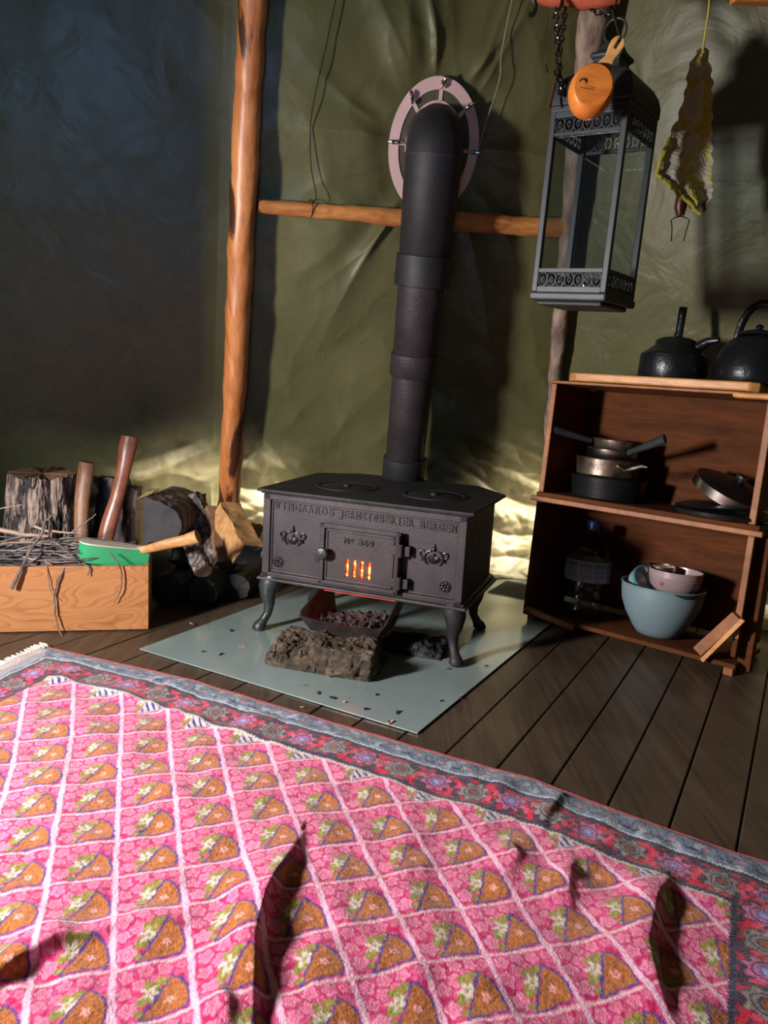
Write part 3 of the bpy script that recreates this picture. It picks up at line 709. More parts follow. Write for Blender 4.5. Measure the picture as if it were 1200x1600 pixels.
# ------------------------------------------------------------ crate of kindling
cz = .20
c1 = np.array([-.74, 2.454, 0]); c0_ = np.array([-1.36, 2.30, 0]); cx = nv(c1-c0_); cy = np.array([-cx[1], cx[0], 0])
ztop = pln(232, 885, c1, cy)[2]
Lc = np.linalg.norm(c1-c0_); dc = .21
cr = thing('wooden_crate', 'plain pine box with wavy grain holding dry twigs at left beside the logs', 'crate', (c0_+c1)/2)
def C(s, d, z): return c0_+cx*s+cy*d+SZ*z
cax = (cx, cy, SZ)
pm = NT('pine_board'); 
gn = pm.n('ShaderNodeTexNoise', Scale=1.0, Detail=1.5, Roughness=.4); pm.l(pm.coord((2.6, 2.6, 7.5)), gn.inputs['Vector'])
mu = pm.n('ShaderNodeMath', _operation='MULTIPLY'); mu.inputs[1].default_value = 30; pm.l(gn.outputs['Fac'], mu.inputs[0]); frc = pm.n('ShaderNodeMath', _operation='FRACT'); pm.l(mu.outputs[0], frc.inputs[0])
wv = frc
fc = pm.mix(pm.ramp(pm.noise(pm.coord((1, 1, 5)), 7, 6), [(.35, (0, 0, 0)), (.7, (.6, .6, .6))]), pm.ramp(frc.outputs[0], [(.0, (.46, .195, .065)), (.6, (.41, .16, .052)), (.9, (.30, .105, .032)), (1.0, (.44, .18, .065))]), (.48, .22, .08))
pm.l(fc, pm.b.inputs['Base Color']); pm.b.inputs['Roughness'].default_value = .5; pm.l(pm.bump(frc.outputs[0], .12, .001), pm.b.inputs['Normal']); M['pine'] = pm.m
MB().box(C(Lc/2, .009, ztop/2+.002), (Lc, .018, ztop-.004), cax).build('front_board', M['pine'], cr, bevel=.0015, smooth=0)
MB().box(C(Lc/2, dc-.009, ztop/2+.002), (Lc, .018, ztop-.004), cax).build('back_board', M['pine'], cr, bevel=.0015, smooth=0)
for s in (.009, Lc-.009): MB().box(C(s, dc/2, ztop/2+.002), (.018, dc-.037, ztop-.004), cax).build('end_board', M['pine'], cr, bevel=.0015, smooth=0)
MB().box(C(Lc/2, dc/2, .012), (Lc-.037, dc-.037, .014), cax).build('bottom_board', M['pine'], cr, smooth=0)
# twigs
def twig(p0, p1, r, bend=.15, mat=None, lab=None, grp='twigs in the kindling box', seed=0, fork=False, pts=None):
    rr = random.Random(seed); p0 = np.array(p0, float); p1 = np.array(p1, float); L = np.linalg.norm(p1-p0)
    if pts is None:
        pts = []; n = 7; o1 = np.array([rr.uniform(-1, 1) for _ in range(3)])*bend*L*.35
        for i in range(n):
            t = i/(n-1); pts.append(p0*(1-t)+p1*t+o1*math.sin(math.pi*t)+np.array([rr.uniform(-1, 1) for _ in range(3)])*L*.012)
    n = len(pts); b = MB().tube(pts, [r*(1-.55*i/(n-1)) for i in range(n)], 7, jit=.08)
    if fork:
        q = np.array(pts[n//2]); d = nv(p1-p0)+np.array([rr.uniform(-.7, .7) for _ in range(3)]); b.tube([q, q+nv(d)*L*.15, q+nv(d+np.array([0, 0, rr.uniform(-.3, .3)]))*L*.28], [r*.6, r*.5, r*.3], 6)
    return tag(b.build('twig', mat or M['twig']), lab or 'dry brown twig in the heaped kindling box', 'twig', grp)
heap = MB(); A, B = np.meshgrid(np.linspace(.02, Lc-.02, 50), np.linspace(.02, dc-.02, 24))
def hz(a, d): return ztop-.035+.055*ss(Lc, Lc-.35, a)*np.sin(np.clip(d/dc, 0, 1)*math.pi)
Hh = hz(A, B)+.012*n2(A*30, B*30, 3)
idx = np.arange(A.size).reshape(A.shape)
heap.add([C(a, d, z) for a, d, z in zip(A.ravel(), B.ravel(), Hh.ravel())], [(int(idx[j, i]), int(idx[j, i+1]), int(idx[j+1, i+1]), int(idx[j+1, i])) for j in range(23) for i in range(49)])
for k in range(420):
    a = rnd.uniform(.02, Lc-.12); d = rnd.uniform(.03, dc-.04); an = rnd.gauss(0, .5); L = rnd.uniform(.05, .13)
    p0 = C(a, d, float(hz(a, d))+rnd.uniform(.0, .02)); p1 = p0+cx*L*math.cos(an)+cy*L*math.sin(an)*.7+SZ*rnd.uniform(-.01, .012)
    if (p1-c0_)@cx > Lc-.03 or not .02 < (p1-c0_)@cy < dc-.02: continue
    heap.tube([p0, (p0+p1)/2+np.array([rnd.uniform(-.004, .004) for _ in range(3)]), p1], [rnd.uniform(.0015, .003)]*3, 5)
tag(heap.build('kindling_heap', simple('heap_bark', (.14, .115, .12), (.03, .025, .03), 60, .6, 0, .5), smooth=60), 'dense tangle of fine dark twigs filling the wooden box', 'kindling', kind='stuff')
for k in range(90):
    a = rnd.uniform(.03, Lc-.12); d = rnd.uniform(.03, dc-.05); an = rnd.gauss(0, .45); L = rnd.uniform(.10, .26)
    z = float(hz(a, d))+rnd.uniform(.012, .035)
    p0 = C(a, d, z); p1 = p0+cx*L*math.cos(an)+cy*L*math.sin(an)*.6+SZ*rnd.uniform(-.02, .02)
    s1 = min(max((p1-c0_)@cx, .0), Lc-.02); d1 = min(max((p1-c0_)@cy, .03), dc-.03); p1 = C(s1, d1, max(p1[2], ztop-.02))
    twig(p0, p1, rnd.uniform(.0018, .0042), .3, M['twig'] if k % 6 else M['twig2'], None, 'twigs in the kindling box', k, k % 3 == 0)
Y0 = 2.36
def fp(x, y, out=.012): return pln(x, y, c1-cy*out, cy)
def lt(pxs, r, label, mat='twig', outs=None, seed=1):
    pts = [fp(x, y, o_) for (x, y, o_) in pxs]; Q = []
    for i in range(len(pts)-1):
        for k in range(4): Q.append(pts[i]*(1-k/4)+pts[i+1]*k/4+np.array([rnd.uniform(-.0015, .0015) for _ in range(3)]))
    Q.append(pts[-1]); n = len(Q)
    return tag(MB().tube(Q, [r*(1-.5*i/(n-1)) for i in range(n)], 7, jit=.1).build('twig', M[mat]), label, 'twig')
lt([(18, 920, .02), (32, 890, .012), (50, 855, -.01), (66, 832, -.03), (70, 815, -.05), (84, 803, -.06)], .006, 'long thick twig leaning out over the front edge of the box')
lt([(53, 822, -.06), (72, 829, -.06), (100, 832, -.06), (128, 833, -.06)], .0045, 'reddish snapped stick lying level on top of the kindling', 'twig2')
lt([(112, 831, -.05), (130, 820, -.05), (150, 803, -.05)], .003, 'short dark twig pointing up beside the pale axe handle')
lt([(103, 885, -.004), (90, 905, .01), (85, 930, .01), (86, 960, .012), (92, 985, .02), (102, 1003, .05)], .0035, 'crooked twig hanging down the box front to the floor')
lt([(73, 878, -.004), (75, 900, .008), (79, 925, .01), (92, 938, .01)], .0018, 'hair-thin twig dangling on the box front left of the crooked one')
lt([(170, 862, .0), (182, 875, .01), (188, 888, .012), (191, 910, .012), (188, 925, .012), (178, 941, .012)], .0028, 'thin twig hanging below the green hatchet head', 'twig')
lt([(60, 838, -.05), (90, 850, -.04), (110, 866, -.03), (126, 882, -.01)], .003, 'grey twig slanting down towards the green hatchet head')
lt([(0, 828, -.1), (40, 836, -.1), (75, 838, -.1)], .008, 'pale barkless branch lying along the left of the kindling', 'twig2')
lt([(128, 880, .0), (140, 886, .006), (139, 896, .008), (136, 899, .012)], .003, 'stubby forked twig poking out under the green hatchet head')
lt([(0, 795, -.2), (20, 791, -.19), (34, 789, -.18)], .002, 'fine twig crossing in front of the bark stump', 'twig2')

# ------------------------------------------------------------ axes
def axe(path, rads, Y, name, label, mat, down=None, fr=.62):
    P = [at(x, y, Y+dy) for x, y, dy in path]
    Q = []; RR = []
    for i in range(len(P)-1):
        p0 = P[max(i-1, 0)]; p1 = P[i]; p2 = P[i+1]; p3 = P[min(i+2, len(P)-1)]
        for k in range(6):
            t = k/6; Q.append(.5*((2*p1)+(-p0+p2)*t+(2*p0-5*p1+4*p2-p3)*t*t+(-p0+3*p1-3*p2+p3)*t**3)); RR.append(rads[i]*(1-t)+rads[i+1]*t)
    Q.append(P[-1]); RR.append(rads[-1])
    t_ = thing(name, label, 'axe', Q[-1])
    MB().tube(Q, RR, 18, fa=(1, 0, 0), fr=fr).build('handle', mat, t_, smooth=55)
    return t_, Q
t_, Q = axe([(203, 683, .1), (199, 702, .09), (193, 735, .07), (182, 780, .04), (170, 820, .02), (160, 865, 0)], [.031, .0305, .024, .0235, .027, .027], 2.56, 'axe', 'axe with dark reddish curved handle standing knob-up among the kindling', M['axe'])
b = MB(); e_ = Q[-1]
b.prism([(-.03, -.03), (.05, -.025), (.11, -.05), (.11, .05), (.05, .025), (-.03, .03)], -.018, .018, e_+SZ*.0, (cx, SZ, cy)); b.build('head', M['iron_dark'], t_, bevel=.003, smooth=0)
t_, Q = axe([(136, 722, .05), (133, 745, .05), (128, 785, .03), (127, 830, .01), (130, 875, 0)], [.026, .028, .025, .024, .024], 2.6, 'axe', 'axe with pale worn handle standing upright beside the bark stump', M['axe2'])
b = MB(); b.prism([(-.03, -.03), (.05, -.025), (.10, -.045), (.10, .045), (.05, .025), (-.03, .03)], -.018, .018, Q[-1]-cx*.08, (cx, SZ, cy)); b.build('head', M['iron_dark'], t_, bevel=.003, smooth=0)
# hatchet lying on the box: green head, blond handle
hb0 = at(126, 858, 2.47); hb1 = at(205, 868, 2.50)
hx = nv(hb1-hb0); hy = nv(np.cross(SZ, hx)); hz_ = np.cross(hx, hy)
t_ = thing('hatchet', 'hatchet lying across the box with green painted head and blond wooden handle', 'hatchet', (hb0+hb1)/2)
out = []
for i in range(13):
    a = math.pi/2+math.pi*i/12; out.append((.035+.042*math.cos(a), .042*math.sin(a)))
out += [(.09, -.040), (.16, -.026), (.215, -.016), (.215, .016), (.16, .026), (.09, .040)]
hax = (hx, hy, hz_)
hd = MB().prism(out, -.033, .026, hb0, hax).build('head', M['green'], t_, bevel=.002, smooth=30)
out2 = [(x if x > .1 else x, y*1.04) for x, y in out]
MB().prism([(x*.99+.0, y*1.03) for x, y in out], .0265, .0315, hb0+hy*0, hax).build('worn_top', M['edge'], hd, bevel=.0015, smooth=30)
HQ = [at(196, 863, 2.50), at(230, 858, 2.49), at(262, 850, 2.47), at(290, 844, 2.46), at(301, 841, 2.455), at(309, 838, 2.45)]
HQ2 = []; HR = []; hr = [.011, .0135, .0165, .0185, .0205, .022]
for i in range(5):
    for k in range(5): HQ2.append(HQ[i]*(1-k/5)+HQ[i+1]*k/5); HR.append(hr[i]*(1-k/5)+hr[i+1]*k/5)
HQ2.append(HQ[-1]); HR.append(hr[-1])
MB().tube(HQ2, HR, 16, fa=(0, 0, 1), fr=.65).build('handle', M['axe3'], t_, smooth=50)

# ------------------------------------------------------------ firewood
def log(pa, pb, poly, mats, label, seed=1, amp=.006, ref=(0, 0, 1), name='firewood_log', nl=24, faces=None, cat='log', sub=5, nsc=(22, 22, 22)):
    pa = np.array(pa, float); pb = np.array(pb, float); d = nv(pb-pa); x = nv(np.cross(ref, d)); y = np.cross(d, x)
    P = []; fm = []
    n = len(poly)
    for i in range(n):
        for k in range(sub): P.append(np.array(poly[i])*(1-k/sub)+np.array(poly[(i+1) % n])*k/sub); fm.append((faces[i] if faces else 0))
    n = len(P); vs = []
    for i in range(nl+1):
        c = pa+(pb-pa)*i/nl
        for p in P: vs.append(c+p[0]*x+p[1]*y)
    vs = np.array(vs); nz = np.stack([fbm(vs*np.array(nsc)+seed*3+k*11, 4) for k in range(3)], -1); vs = vs+amp*nz
    fs = [(i*n+j, i*n+(j+1) % n, (i+1)*n+(j+1) % n, (i+1)*n+j) for i in range(nl) for j in range(n)]; ms = [fm[j] for i in range(nl) for j in range(n)]
    ca = len(vs); vs = list(vs)+[pa, pb]
    for j in range(n): fs.append((j, ca, (j+1) % n)); fs.append((nl*n+j, nl*n+(j+1) % n, ca+1)); ms += [2, 2]
    return tag(MB().add(vs, fs, ms).build(name, mats, smooth=35), label, cat)
def circ(r, n=14, a0=0, a1=2*math.pi, e=1.0): return [(r*math.cos(a0+(a1-a0)*i/n), r*e*math.sin(a0+(a1-a0)*i/n)) for i in range(n)]
GR = None
st_c = at(66, 800, 2.70); top = at(64, 739, 2.70)[2]
log((st_c[0]-.01, 2.70, .004), (st_c[0]+.005, 2.695, top), circ(.112, 28), [M['bark'], M['bark'], M['split2']], 'thick bark-covered stump standing behind the kindling box at far left', 2, .014, ref=(0, 1, 0), nl=40, sub=4, nsc=(34, 34, 7))
p = at(168, 760, 2.88); log((p[0]-.01, 2.9, .004), (p[0]+.02, 2.9, p[2]+.035), circ(.058, 12, e=.8), [M['bark2'], M['bark2'], M['logend']], 'upright grey-purple bark log between the two standing axes', 5, .012, ref=(0, 1, 0))
p = at(203, 775, 2.84); log((p[0]-.03, 2.86, .004), (p[0]+.005, 2.86, p[2]+.03), circ(.034, 10), [M['bark2'], M['bark2'], M['logend']], 'slim dark bark log just right of the dark axe handle', 6, .010, ref=(0, 1, 0))
# half-round log with dark sawn end facing the room
e0 = at(247, 818, 2.66); e1 = e0+np.array([.02, .30, .0])
hp = [(-.052, -.085), (-.052, .085)]+[(-.052+.135*math.sin(a), .085*math.cos(a)) for a in np.linspace(.12, math.pi-.12, 10)]
log(e0, e1, [(-x, y) for x, y in hp], [M['bark2'], M['cream'], M['logend']], 'split half log with cream side and dark rounded sawn end', 8, .003, faces=[1]+[0]*11)
e0 = at(216, 818, 2.72)
MB_ = log(at(219, 815, 2.70), at(219, 815, 2.70)+np.array([-.02, .25, 0]), [(-.018, -.075), (.016, -.085), (.018, .075), (-.012, .082)], [M['cream'], M['cream'], M['cream']], 'narrow cream split log showing its bright face beside the dark sawn end', 9, .003)
log(at(300, 775, 2.88), at(338, 880, 2.76), [(-.035, -.03), (.03, -.035), (.045, .02), (0, .04)], [M['birch'], M['bark2'], M['logend']], 'bark-covered split log leaning at the middle of the wood pile', 11, .009)
log(at(296, 840, 2.62), at(318, 893, 2.52), circ(.030, 12), [M['birch'], M['birch'], M['split2']], 'thin round branch log pointing down with flaky bark and brown end', 12, .004)
log(at(333, 795, 2.86), at(352, 880, 2.76), [(-.04, -.025), (.045, -.03), (.04, .03), (-.035, .03)], [M['split2'], M['split2'], M['near_black']], 'dull brown split plank of firewood leaning left of the pale wedge', 13, .006)
log(at(352, 800, 2.84), at(388, 868, 2.66), [(-.048, -.035), (.045, -.045), (.05, .035), (-.03, .05)], [M['split'], M['split'], M['logend']], 'pale split wedge of firewood with grey sawn end nearest the stove', 14, .006)
log(at(402, 832, 2.95), at(360, 815, 3.0), circ(.035, 10), [M['bar_red'], M['bar_red'], M['split2']], 'reddish log end low behind the stove corner', 15, .004)
log(at(300, 800, 2.93), at(282, 880, 2.85), circ(.045, 12), [M['near_black'], M['near_black'], M['near_black']], 'near-black round log upright behind the half-round log', 16, .008)
# lower row, logs near-black all over, carries the pile
for i, (x, y, r, lab) in enumerate(((262, 900, .06, 'near-black log on the floor right behind the crate corner'), (318, 905, .055, 'near-black log on the floor under the thin branch log'), (372, 895, .05, 'near-black log on the floor under the pale wedge'))):
    p = fl(x, 945 if i < 2 else 935); log((p[0], p[1]-.02, r), (p[0]+.06, p[1]+.32, r), circ(r, 12), [M['near_black'], M['near_black'], M['near_black']], lab, 20+i, .005)
log((-.62, 2.86, .06), (-.56, 2.98, .2), circ(.05, 10), [M['near_black']]*3, 'near-black stub propped behind the round branch log', 27, .006)

# ------------------------------------------------------------ shelf
SHO = fl(830, 975); SHO[2] = 0
SHa = nv((.78, -.62, 0)); SHb = np.array([-SHa[1], SHa[0], 0]); ln = R(4)
SHu = SHb*math.sin(ln)+SZ*math.cos(ln); SHn = SHb*math.cos(ln)-SZ*math.sin(ln); SHX = (SHa, SHn, SHu)
def SH(s, d, z): return SHO+s*SHa+d*SHn+z*SHu
def shp(x, y, d):  # (s, z) on the plane d behind the shelf front
    q = pln(x, y, SHO+d*SHn, SHn)-SHO; return q@SHa, q@SHu
sh = thing('shelf_unit', 'rough brown wooden two-tier shelf crate leaning against the canvas at right', 'shelf', SH(.35, .15, .0))
SD_ = .30
def shb(name, s0, s1, d0, d1, z0, z1, mat='crate', bev=.003):
    return MB().box(SH((s0+s1)/2, (d0+d1)/2, (z0+z1)/2), (s1-s0, d1-d0, z1-z0), SHX).build(name, M[mat], sh, bevel=bev, smooth=0)
zt = .872; zm = .476; zb = .045
shb('top_panel', -.045, .70, 0, SD_, zt-.010, zt)
shb('side_panel', -.035, -.018, .004, SD_, zm+.003, zt-.011, 'shelf_shaded'); shb('side_panel', .672, .690, .004, SD_, zm+.003, zt-.011, 'shelf_shaded')
shb('lit_edge_strip', -.037, -.017, -.003, .003, zm+.003, zt-.011); shb('lit_edge_strip', .671, .692, -.003, .003, zm+.003, zt-.011)  # added strips of lighter wood paint the lit front edges
shb('back_panel', -.018, .672, SD_-.012, SD_, zm+.003, zt-.011, 'shelf_shaded')
shb('shelf_board', -.045, .705, 0, SD_, zm-.014, zm+.002, 'shelf_shaded'); shb('shelf_lip', -.055, .72, -.022, -.001, zm-.030, zm-.012)
shb('side_panel', -.040, -.022, 0, SD_, zb, zm-.031, 'shelf_shaded'); shb('side_panel', .678, .694, .004, SD_, zb+.02, zm-.031, 'shelf_shaded'); shb('lit_edge_strip', .676, .696, -.003, .003, zb+.08, zm-.031)
shb('back_panel', -.022, .678, SD_-.012, SD_, zb+.02, zm-.031, 'shelf_shaded')
shb('bottom_board', -.040, .70, .0, SD_, zb-.016, zb, 'shelf_shaded')
shb('foot', -.03, .0, .02, .06, .0, zb-.017); shb('foot', .66, .69, .02, .06, .0, zb-.017); shb('foot', -.03, .0, .24, .28, -.02, zb-.017); shb('foot', .66, .69, .24, .28, -.02, zb-.017)
def brace(x0, y0, x1, y1, w, d=-.012, mat='crate', th=.018):
    a = SH(*(lambda q: (q[0], d, q[1]))(shp(x0, y0, d))); c = SH(*(lambda q: (q[0], d, q[1]))(shp(x1, y1, d)))
    MB().bar(a, c, th, w, SHn if False else np.cross(c-a, SHn)).build('brace', M[mat], sh, bevel=.002, smooth=0)
brace(822, 950, 896, 981, .022); brace(818, 978, 872, 1011, .010); brace(1152, 962, 1090, 1018, .034); brace(1162, 968, 1097, 1032, .014, -.02, 'board')
shb('dark_upright', .69, .73, .05, .09, .02, zm-.03, 'shelf_shaded')  # dark upright bar at the right of the lower bay
# cutting board on top
s0, z_ = shp(902, 585, -.02)
cbo = thing('cutting_board', 'long wooden board with rounded end and handle slot on top of the shelf', 'board', SH(.35, .1, zt))
pb = []
for a in np.linspace(math.pi*.5, math.pi*1.5, 9): pb.append((.09+.06*math.cos(a)-.03, .10+.12*math.sin(a)))
pb += [(.62, -.02), (.645, .0), (.645, .22)]
MB().prism(pb, zt+.001, zt+.029, SHO, SHX).build('plank', M['board'], cbo, bevel=.006, seg=3, smooth=0)
b = MB().tube([SH(.585, -.035, zt-.012), SH(.60, -.04, zt-.014), SH(.74, -.05, zt-.014)], .009, 10)
b.build('handle', M['board'], cbo)
# kettles
ZK = zt+.0295
def kettle(px, r, hgt, d, label, kind):
    s, _ = shp(px, 570, d); o = SH(s, d, ZK); t_ = thing('kettle', label, 'kettle', o)
    if kind == 0:
        prof = [(0, 0), (r*.96, 0), (r, .01), (r, hgt*.6), (r*.985, hgt*.63), (r*.9, hgt*.68), (r*.64, hgt*.86), (r*.60, hgt*.9), (r*.6, hgt*1.0), (r*.56, hgt*1.03), (0, hgt*1.03)]
    else:
        prof = [(0, 0), (r*.95, 0), (r, .012), (r*.99, hgt*.3), (r*.9, hgt*.62), (r*.72, hgt*.85), (r*.5, hgt*.98), (0, hgt)]
    MB().lathe(prof, o, SHX, 36).warp(.002, 25).build('body', M['kettle'], t_, smooth=50)
    MB().lathe([(r*.5, hgt*1.0), (r*.46, hgt*1.07), (r*.15, hgt*1.13), (0, hgt*1.13)], o, SHX, 28).lathe([(.006, hgt*1.1), (.013, hgt*1.2), (0, hgt*1.25)], o, SHX, 12).build('lid', M['kettle'], t_)
    return t_, o
t_, o = kettle(1052, .108, .125, .09, 'squat sooty kettle with upright handle, nearer the lantern, on the board', 0)
def K(o, a, b_, c): return o+a*SHa+b_*SHn+c*SHu
MB().tube([K(o, .06, 0, .10), K(o, .10, 0, .128), K(o, .135, -.005, .132)], [.02, .013, .010], 12).build('spout', M['kettle'], t_)
MB().tube([K(o, .0, .0, .12), K(o, .004, -.0, .15), K(o, .006, 0, .235)], [.017, .013, .0135], 12, fa=SHa, fr=.8).build('handle', M['kettle'], t_)
t_, o = kettle(1178, .118, .15, .11, 'larger black kettle with tall looped handle at the right end of the board', 1)
MB().tube([K(o, .085*math.cos(a)*(1 if math.cos(a) > 0 else .72), 0, .135+.115*math.sin(a)) for a in np.linspace(0, math.pi, 16)], .010, 10, fa=(0, 1, 0), fr=1.2).build('handle', M['kettle'], t_)

# pans in the middle bay
def pan(o, r, h, mat, th=.002, n=40, flare=1.0, base=None):
    return [(0, 0), (r*.9, 0), (r*.97, .006), (r*flare, h), (r*flare+.004, h+.002), (r*flare+.003, h+.004), (r*flare-th, h+.002), (r*.97-th, .008), (r*.88, .004), (0, .004)]
Zs = zm+.003
s, _ = shp(955, 745, .14)
def add_pan(name, label, s, d, z, r, h, mat, hm, hang=0, handle=None, cat='pan', flare=1.0, grp=None):
    o = SH(s, d, z); t_ = thing(name, label, cat, o, grp)
    MB().lathe(pan(o, r, h, mat, flare=flare), o, SHX, 44).build('bowl', M[mat], t_, smooth=45)
    if handle:
        MB().tube([K(o, *p) for p in handle[0]], handle[1], 12, fa=SHu, fr=handle[2]).build('handle', M[hm], t_, smooth=60)
    return t_, o
dd = .125
add_pan('frying_pan', 'large sooty black pan at the bottom of the pan stack', s, dd, Zs, .125, .075, 'pan', 'pan', flare=1.05)
add_pan('saucepan', 'wide sooty steel saucepan with wavy steel handle, low in the pan stack', s-.01, dd-.005, Zs+.078, .108, .06, 'steel_dirty', 'steel', handle=([(.07, -.085, .045), (.105, -.11, .032), (.135, -.11, .045), (.165, -.115, .055), (.185, -.12, .053)], [.007, .006, .008, .007, .004], .5))
add_pan('saucepan', 'bright steel saucepan with rubber grey handle raised to the right', s, dd, Zs+.139, .088, .034, 'steel', 'lantern', handle=([(.075, -.05, .03), (.11, -.07, .045), (.15, -.085, .062), (.20, -.10, .085), (.212, -.105, .09)], [.011, .011, .014, .017, .016], .55))
add_pan('saucepan', 'small dark-rimmed steel pan on top of the stack, black handle pointing left', s+.005, dd+.01, Zs+.176, .078, .03, 'steel_dirty', 'black', handle=([(-.08, -.03, .02), (-.12, -.06, .03), (-.17, -.10, .042), (-.205, -.13, .052)], [.009, .011, .013, .015], .6))
# lids
s, z = shp(1090, 785, .08)
b = MB().lathe([(0, .0), (.14, 0), (.155, .008), (.152, .018), (.11, .026), (0, .028)], SH(.565, .10, Zs), SHX, 44)
tag(b.build('griddle_pan', M['pan']), 'flat black griddle lying on the middle shelf at the right', 'pan')
o = SH(.575, .135, Zs+.068); tx = nv(SHa*.90-SHu*.40); tz = nv(SHu*.9+SHa*.40-SHn*.1); ty = nv(np.cross(tz, tx)); tx = np.cross(ty, tz)
t_ = thing('pan_lid', 'domed black lid with wide steel rim and vent holes leaning on the griddle', 'lid', o)
LX = (tx, ty, tz)
MB().lathe([(.0, .056), (.05, .052), (.108, .036), (.128, .026)], o, LX, 44).build('dome', M['pan'], t_)
rim = MB().lathe([(.132, -.004), (.1325, .026), (.128, .028), (.1265, -.004), (.132, -.004)], o, LX, 60).build('rim', M['steel'], t_, smooth=40)
vh = MB()
for i in range(4):
    for j in range(3):
        a = R(-62+i*4+(j % 2)*2); c = o+.1326*(math.cos(a)*tx+math.sin(a)*ty)+tz*(.006+.006*j); nn_ = math.cos(a)*tx+math.sin(a)*ty
        vh.tube([c-nn_*.0005, c+nn_*.0006], .0017, 8)
vh.build('vent_holes', M['ink'], rim)
MB().lathe([(.008, .05), (.010, .062), (.022, .068), (.022, .076), (0, .079)], o, LX, 20).build('knob', M['black'], t_)
b = MB().lathe([(0, .0), (.13, 0), (.135, .006), (.09, .018), (0, .022)], SH(.55, .105, Zs+.029), (nv(SHa*.99+SHu*.06), SHn, nv(SHu*.99-SHa*.06)), 44)
tag(b.build('pan_lid', M['pan']), 'low black lid resting on the griddle under the steel-rimmed lid', 'lid')

# bottle
s, _ = shp(913, 930, .13); o = SH(s, .13, zb+.001)
t_ = thing('water_bottle', 'big clear plastic water bottle with blue cap and printed label in the lower bay', 'bottle', o)
MB().lathe([(0, 0), (.07, 0), (.08, .012), (.080, .06), (.077, .066), (.080, .072), (.080, .10), (.077, .106), (.080, .112), (.080, .215), (.076, .235), (.06, .262), (.034, .29), (.024, .305), (.022, .33), (0, .33)], o, SHX, 40).build('bottle_body', M['bottle'], t_)
MB().lathe([(.0235, .318), (.0235, .345), (.021, .348), (0, .348)], o, SHX, 24).build('cap', M['cap'], t_)
lb = MB().lathe([(.0803, .135), (.0808, .137), (.0808, .208), (.0803, .21)], o, SHX, 48).build('label', M['label'], t_)
vd = nv(CAM-o); aF = math.atan2(vd@SHn, vd@SHa)
def wrapf(a0, zz):
    def w(x, y, z):
        a = a0+x/.081; return o+(.0812+z)*(math.cos(a)*SHa+math.sin(a)*SHn)+(zz+y)*SHu
    return w
for (txt, zz, hh_, mt, w_) in (('BARE', .188, .017, 'ink', .042), ('RENT', .168, .017, 'ink_blue', .040), ('VANN', .150, .015, 'ink_blue', .040), ('5L', .1365, .011, 'ink_blue', .014)):
    b = MB()
    for k in (-1, 0, 1, 2):
        V, fs = text_mb(txt, hh_/.72, .0002, None, None, wrap=wrapf(aF-.33+k*.62+(.12 if txt == '5L' else 0), zz), fitw=w_, bold=.0003); b.add(V, fs)
    b.build('label_text', M[mt], lb, smooth=0)
# bowl with things in it
s, _ = shp(1033, 940, .13); o = SH(s, .13, zb+.001)
br = .137
MB_ = MB().lathe([(0, 0), (.058, 0), (.068, .004), (.084, .025), (.113, .072), (.130, .115), (.1345, .145), (.1355, .168), (.139, .170), (.139, .174), (.133, .174), (.130, .146), (.108, .072), (.078, .025), (.055, .008), (0, .008)], o, SHX, 56)
tag(MB_.build('mixing_bowl', M['bowl'], smooth=40), 'large pale blue-grey plastic mixing bowl in the lower bay', 'bowl')
q = o+.03*SHa+SHu*.16-SHn*.01
t_ = thing('enamel_bowl', 'shiny pinkish steel bowl with red mark sitting in the mixing bowl', 'bowl', q)
MB().lathe([(0, 0), (.06, 0), (.078, .02), (.084, .045), (.085, .047), (.083, .05), (.086, .053), (.087, .073), (.084, .073), (.08, .045), (.07, .02), (0, .008)], q+.008*SHa, SHX, 44).build('body', M['pinksteel'], t_)
vd = nv(CAM-q); a = math.atan2(vd@SHn, vd@SHa)-.5; c = q+.008*SHa+.0845*(math.cos(a)*SHa+math.sin(a)*SHn)+.032*SHu; nn_ = nv(math.cos(a)*SHa+math.sin(a)*SHn); tt = np.cross(SHu, nn_)
MB().tube([c+nn_*.001+.006*(math.cos(k)*tt+math.sin(k)*SHu) for k in np.linspace(0, 2*math.pi, 14)], .0009, 6).tube([c+nn_*.001+.0022*(math.cos(k)*tt+math.sin(k)*SHu) for k in np.linspace(0, 2*math.pi, 8)], .0008, 6).build('maker_mark', M['redmark'], t_)
q = o-.068*SHa+SHu*.178-SHn*.02; zx = nv(SHa*.75+SHu*.55-SHn*.4); xx = nv(np.cross(SHn, zx)); yy = np.cross(zx, xx)
t_ = thing('cup', 'white cup with teal rim tilted on its side in the mixing bowl', 'cup', q)
MB().lathe([(0, -.045), (.025, -.045), (.04, -.02), (.046, .012), (.044, .012), (.038, -.018), (0, -.04)], q, (xx, yy, zx), 36).build('body', M['ceramic'], t_)
MB().lathe([(.0462, .006), (.0475, .016), (.0435, .017), (.0435, .007), (.0462, .006)], q, (xx, yy, zx), 36).build('rim', M['teal'], t_)
q = o-.02*SHa+SHu*.17+SHn*.02
tag(MB().lathe([(0, 0), (.035, 0), (.045, .02), (.047, .065), (.045, .065), (.042, .02), (0, .006)], q, SHX, 32).build('mug', M['steel_dirty']), 'dull dark metal mug between the tilted cup and the pinkish bowl', 'mug')
q = o+.045*SHa+SHu*.145-SHn*.03
tag(MB().lathe([(0, 0), (.075, 0), (.088, .022), (.089, .024), (.085, .024), (.07, .005), (0, .004)], q+.0*SHu, SHX, 40).build('plate', simple('dark_teal_plate', (.02, .07, .06), None, 6, .3, 0, 0)), 'dark teal dish lying inside the mixing bowl rim', 'plate')

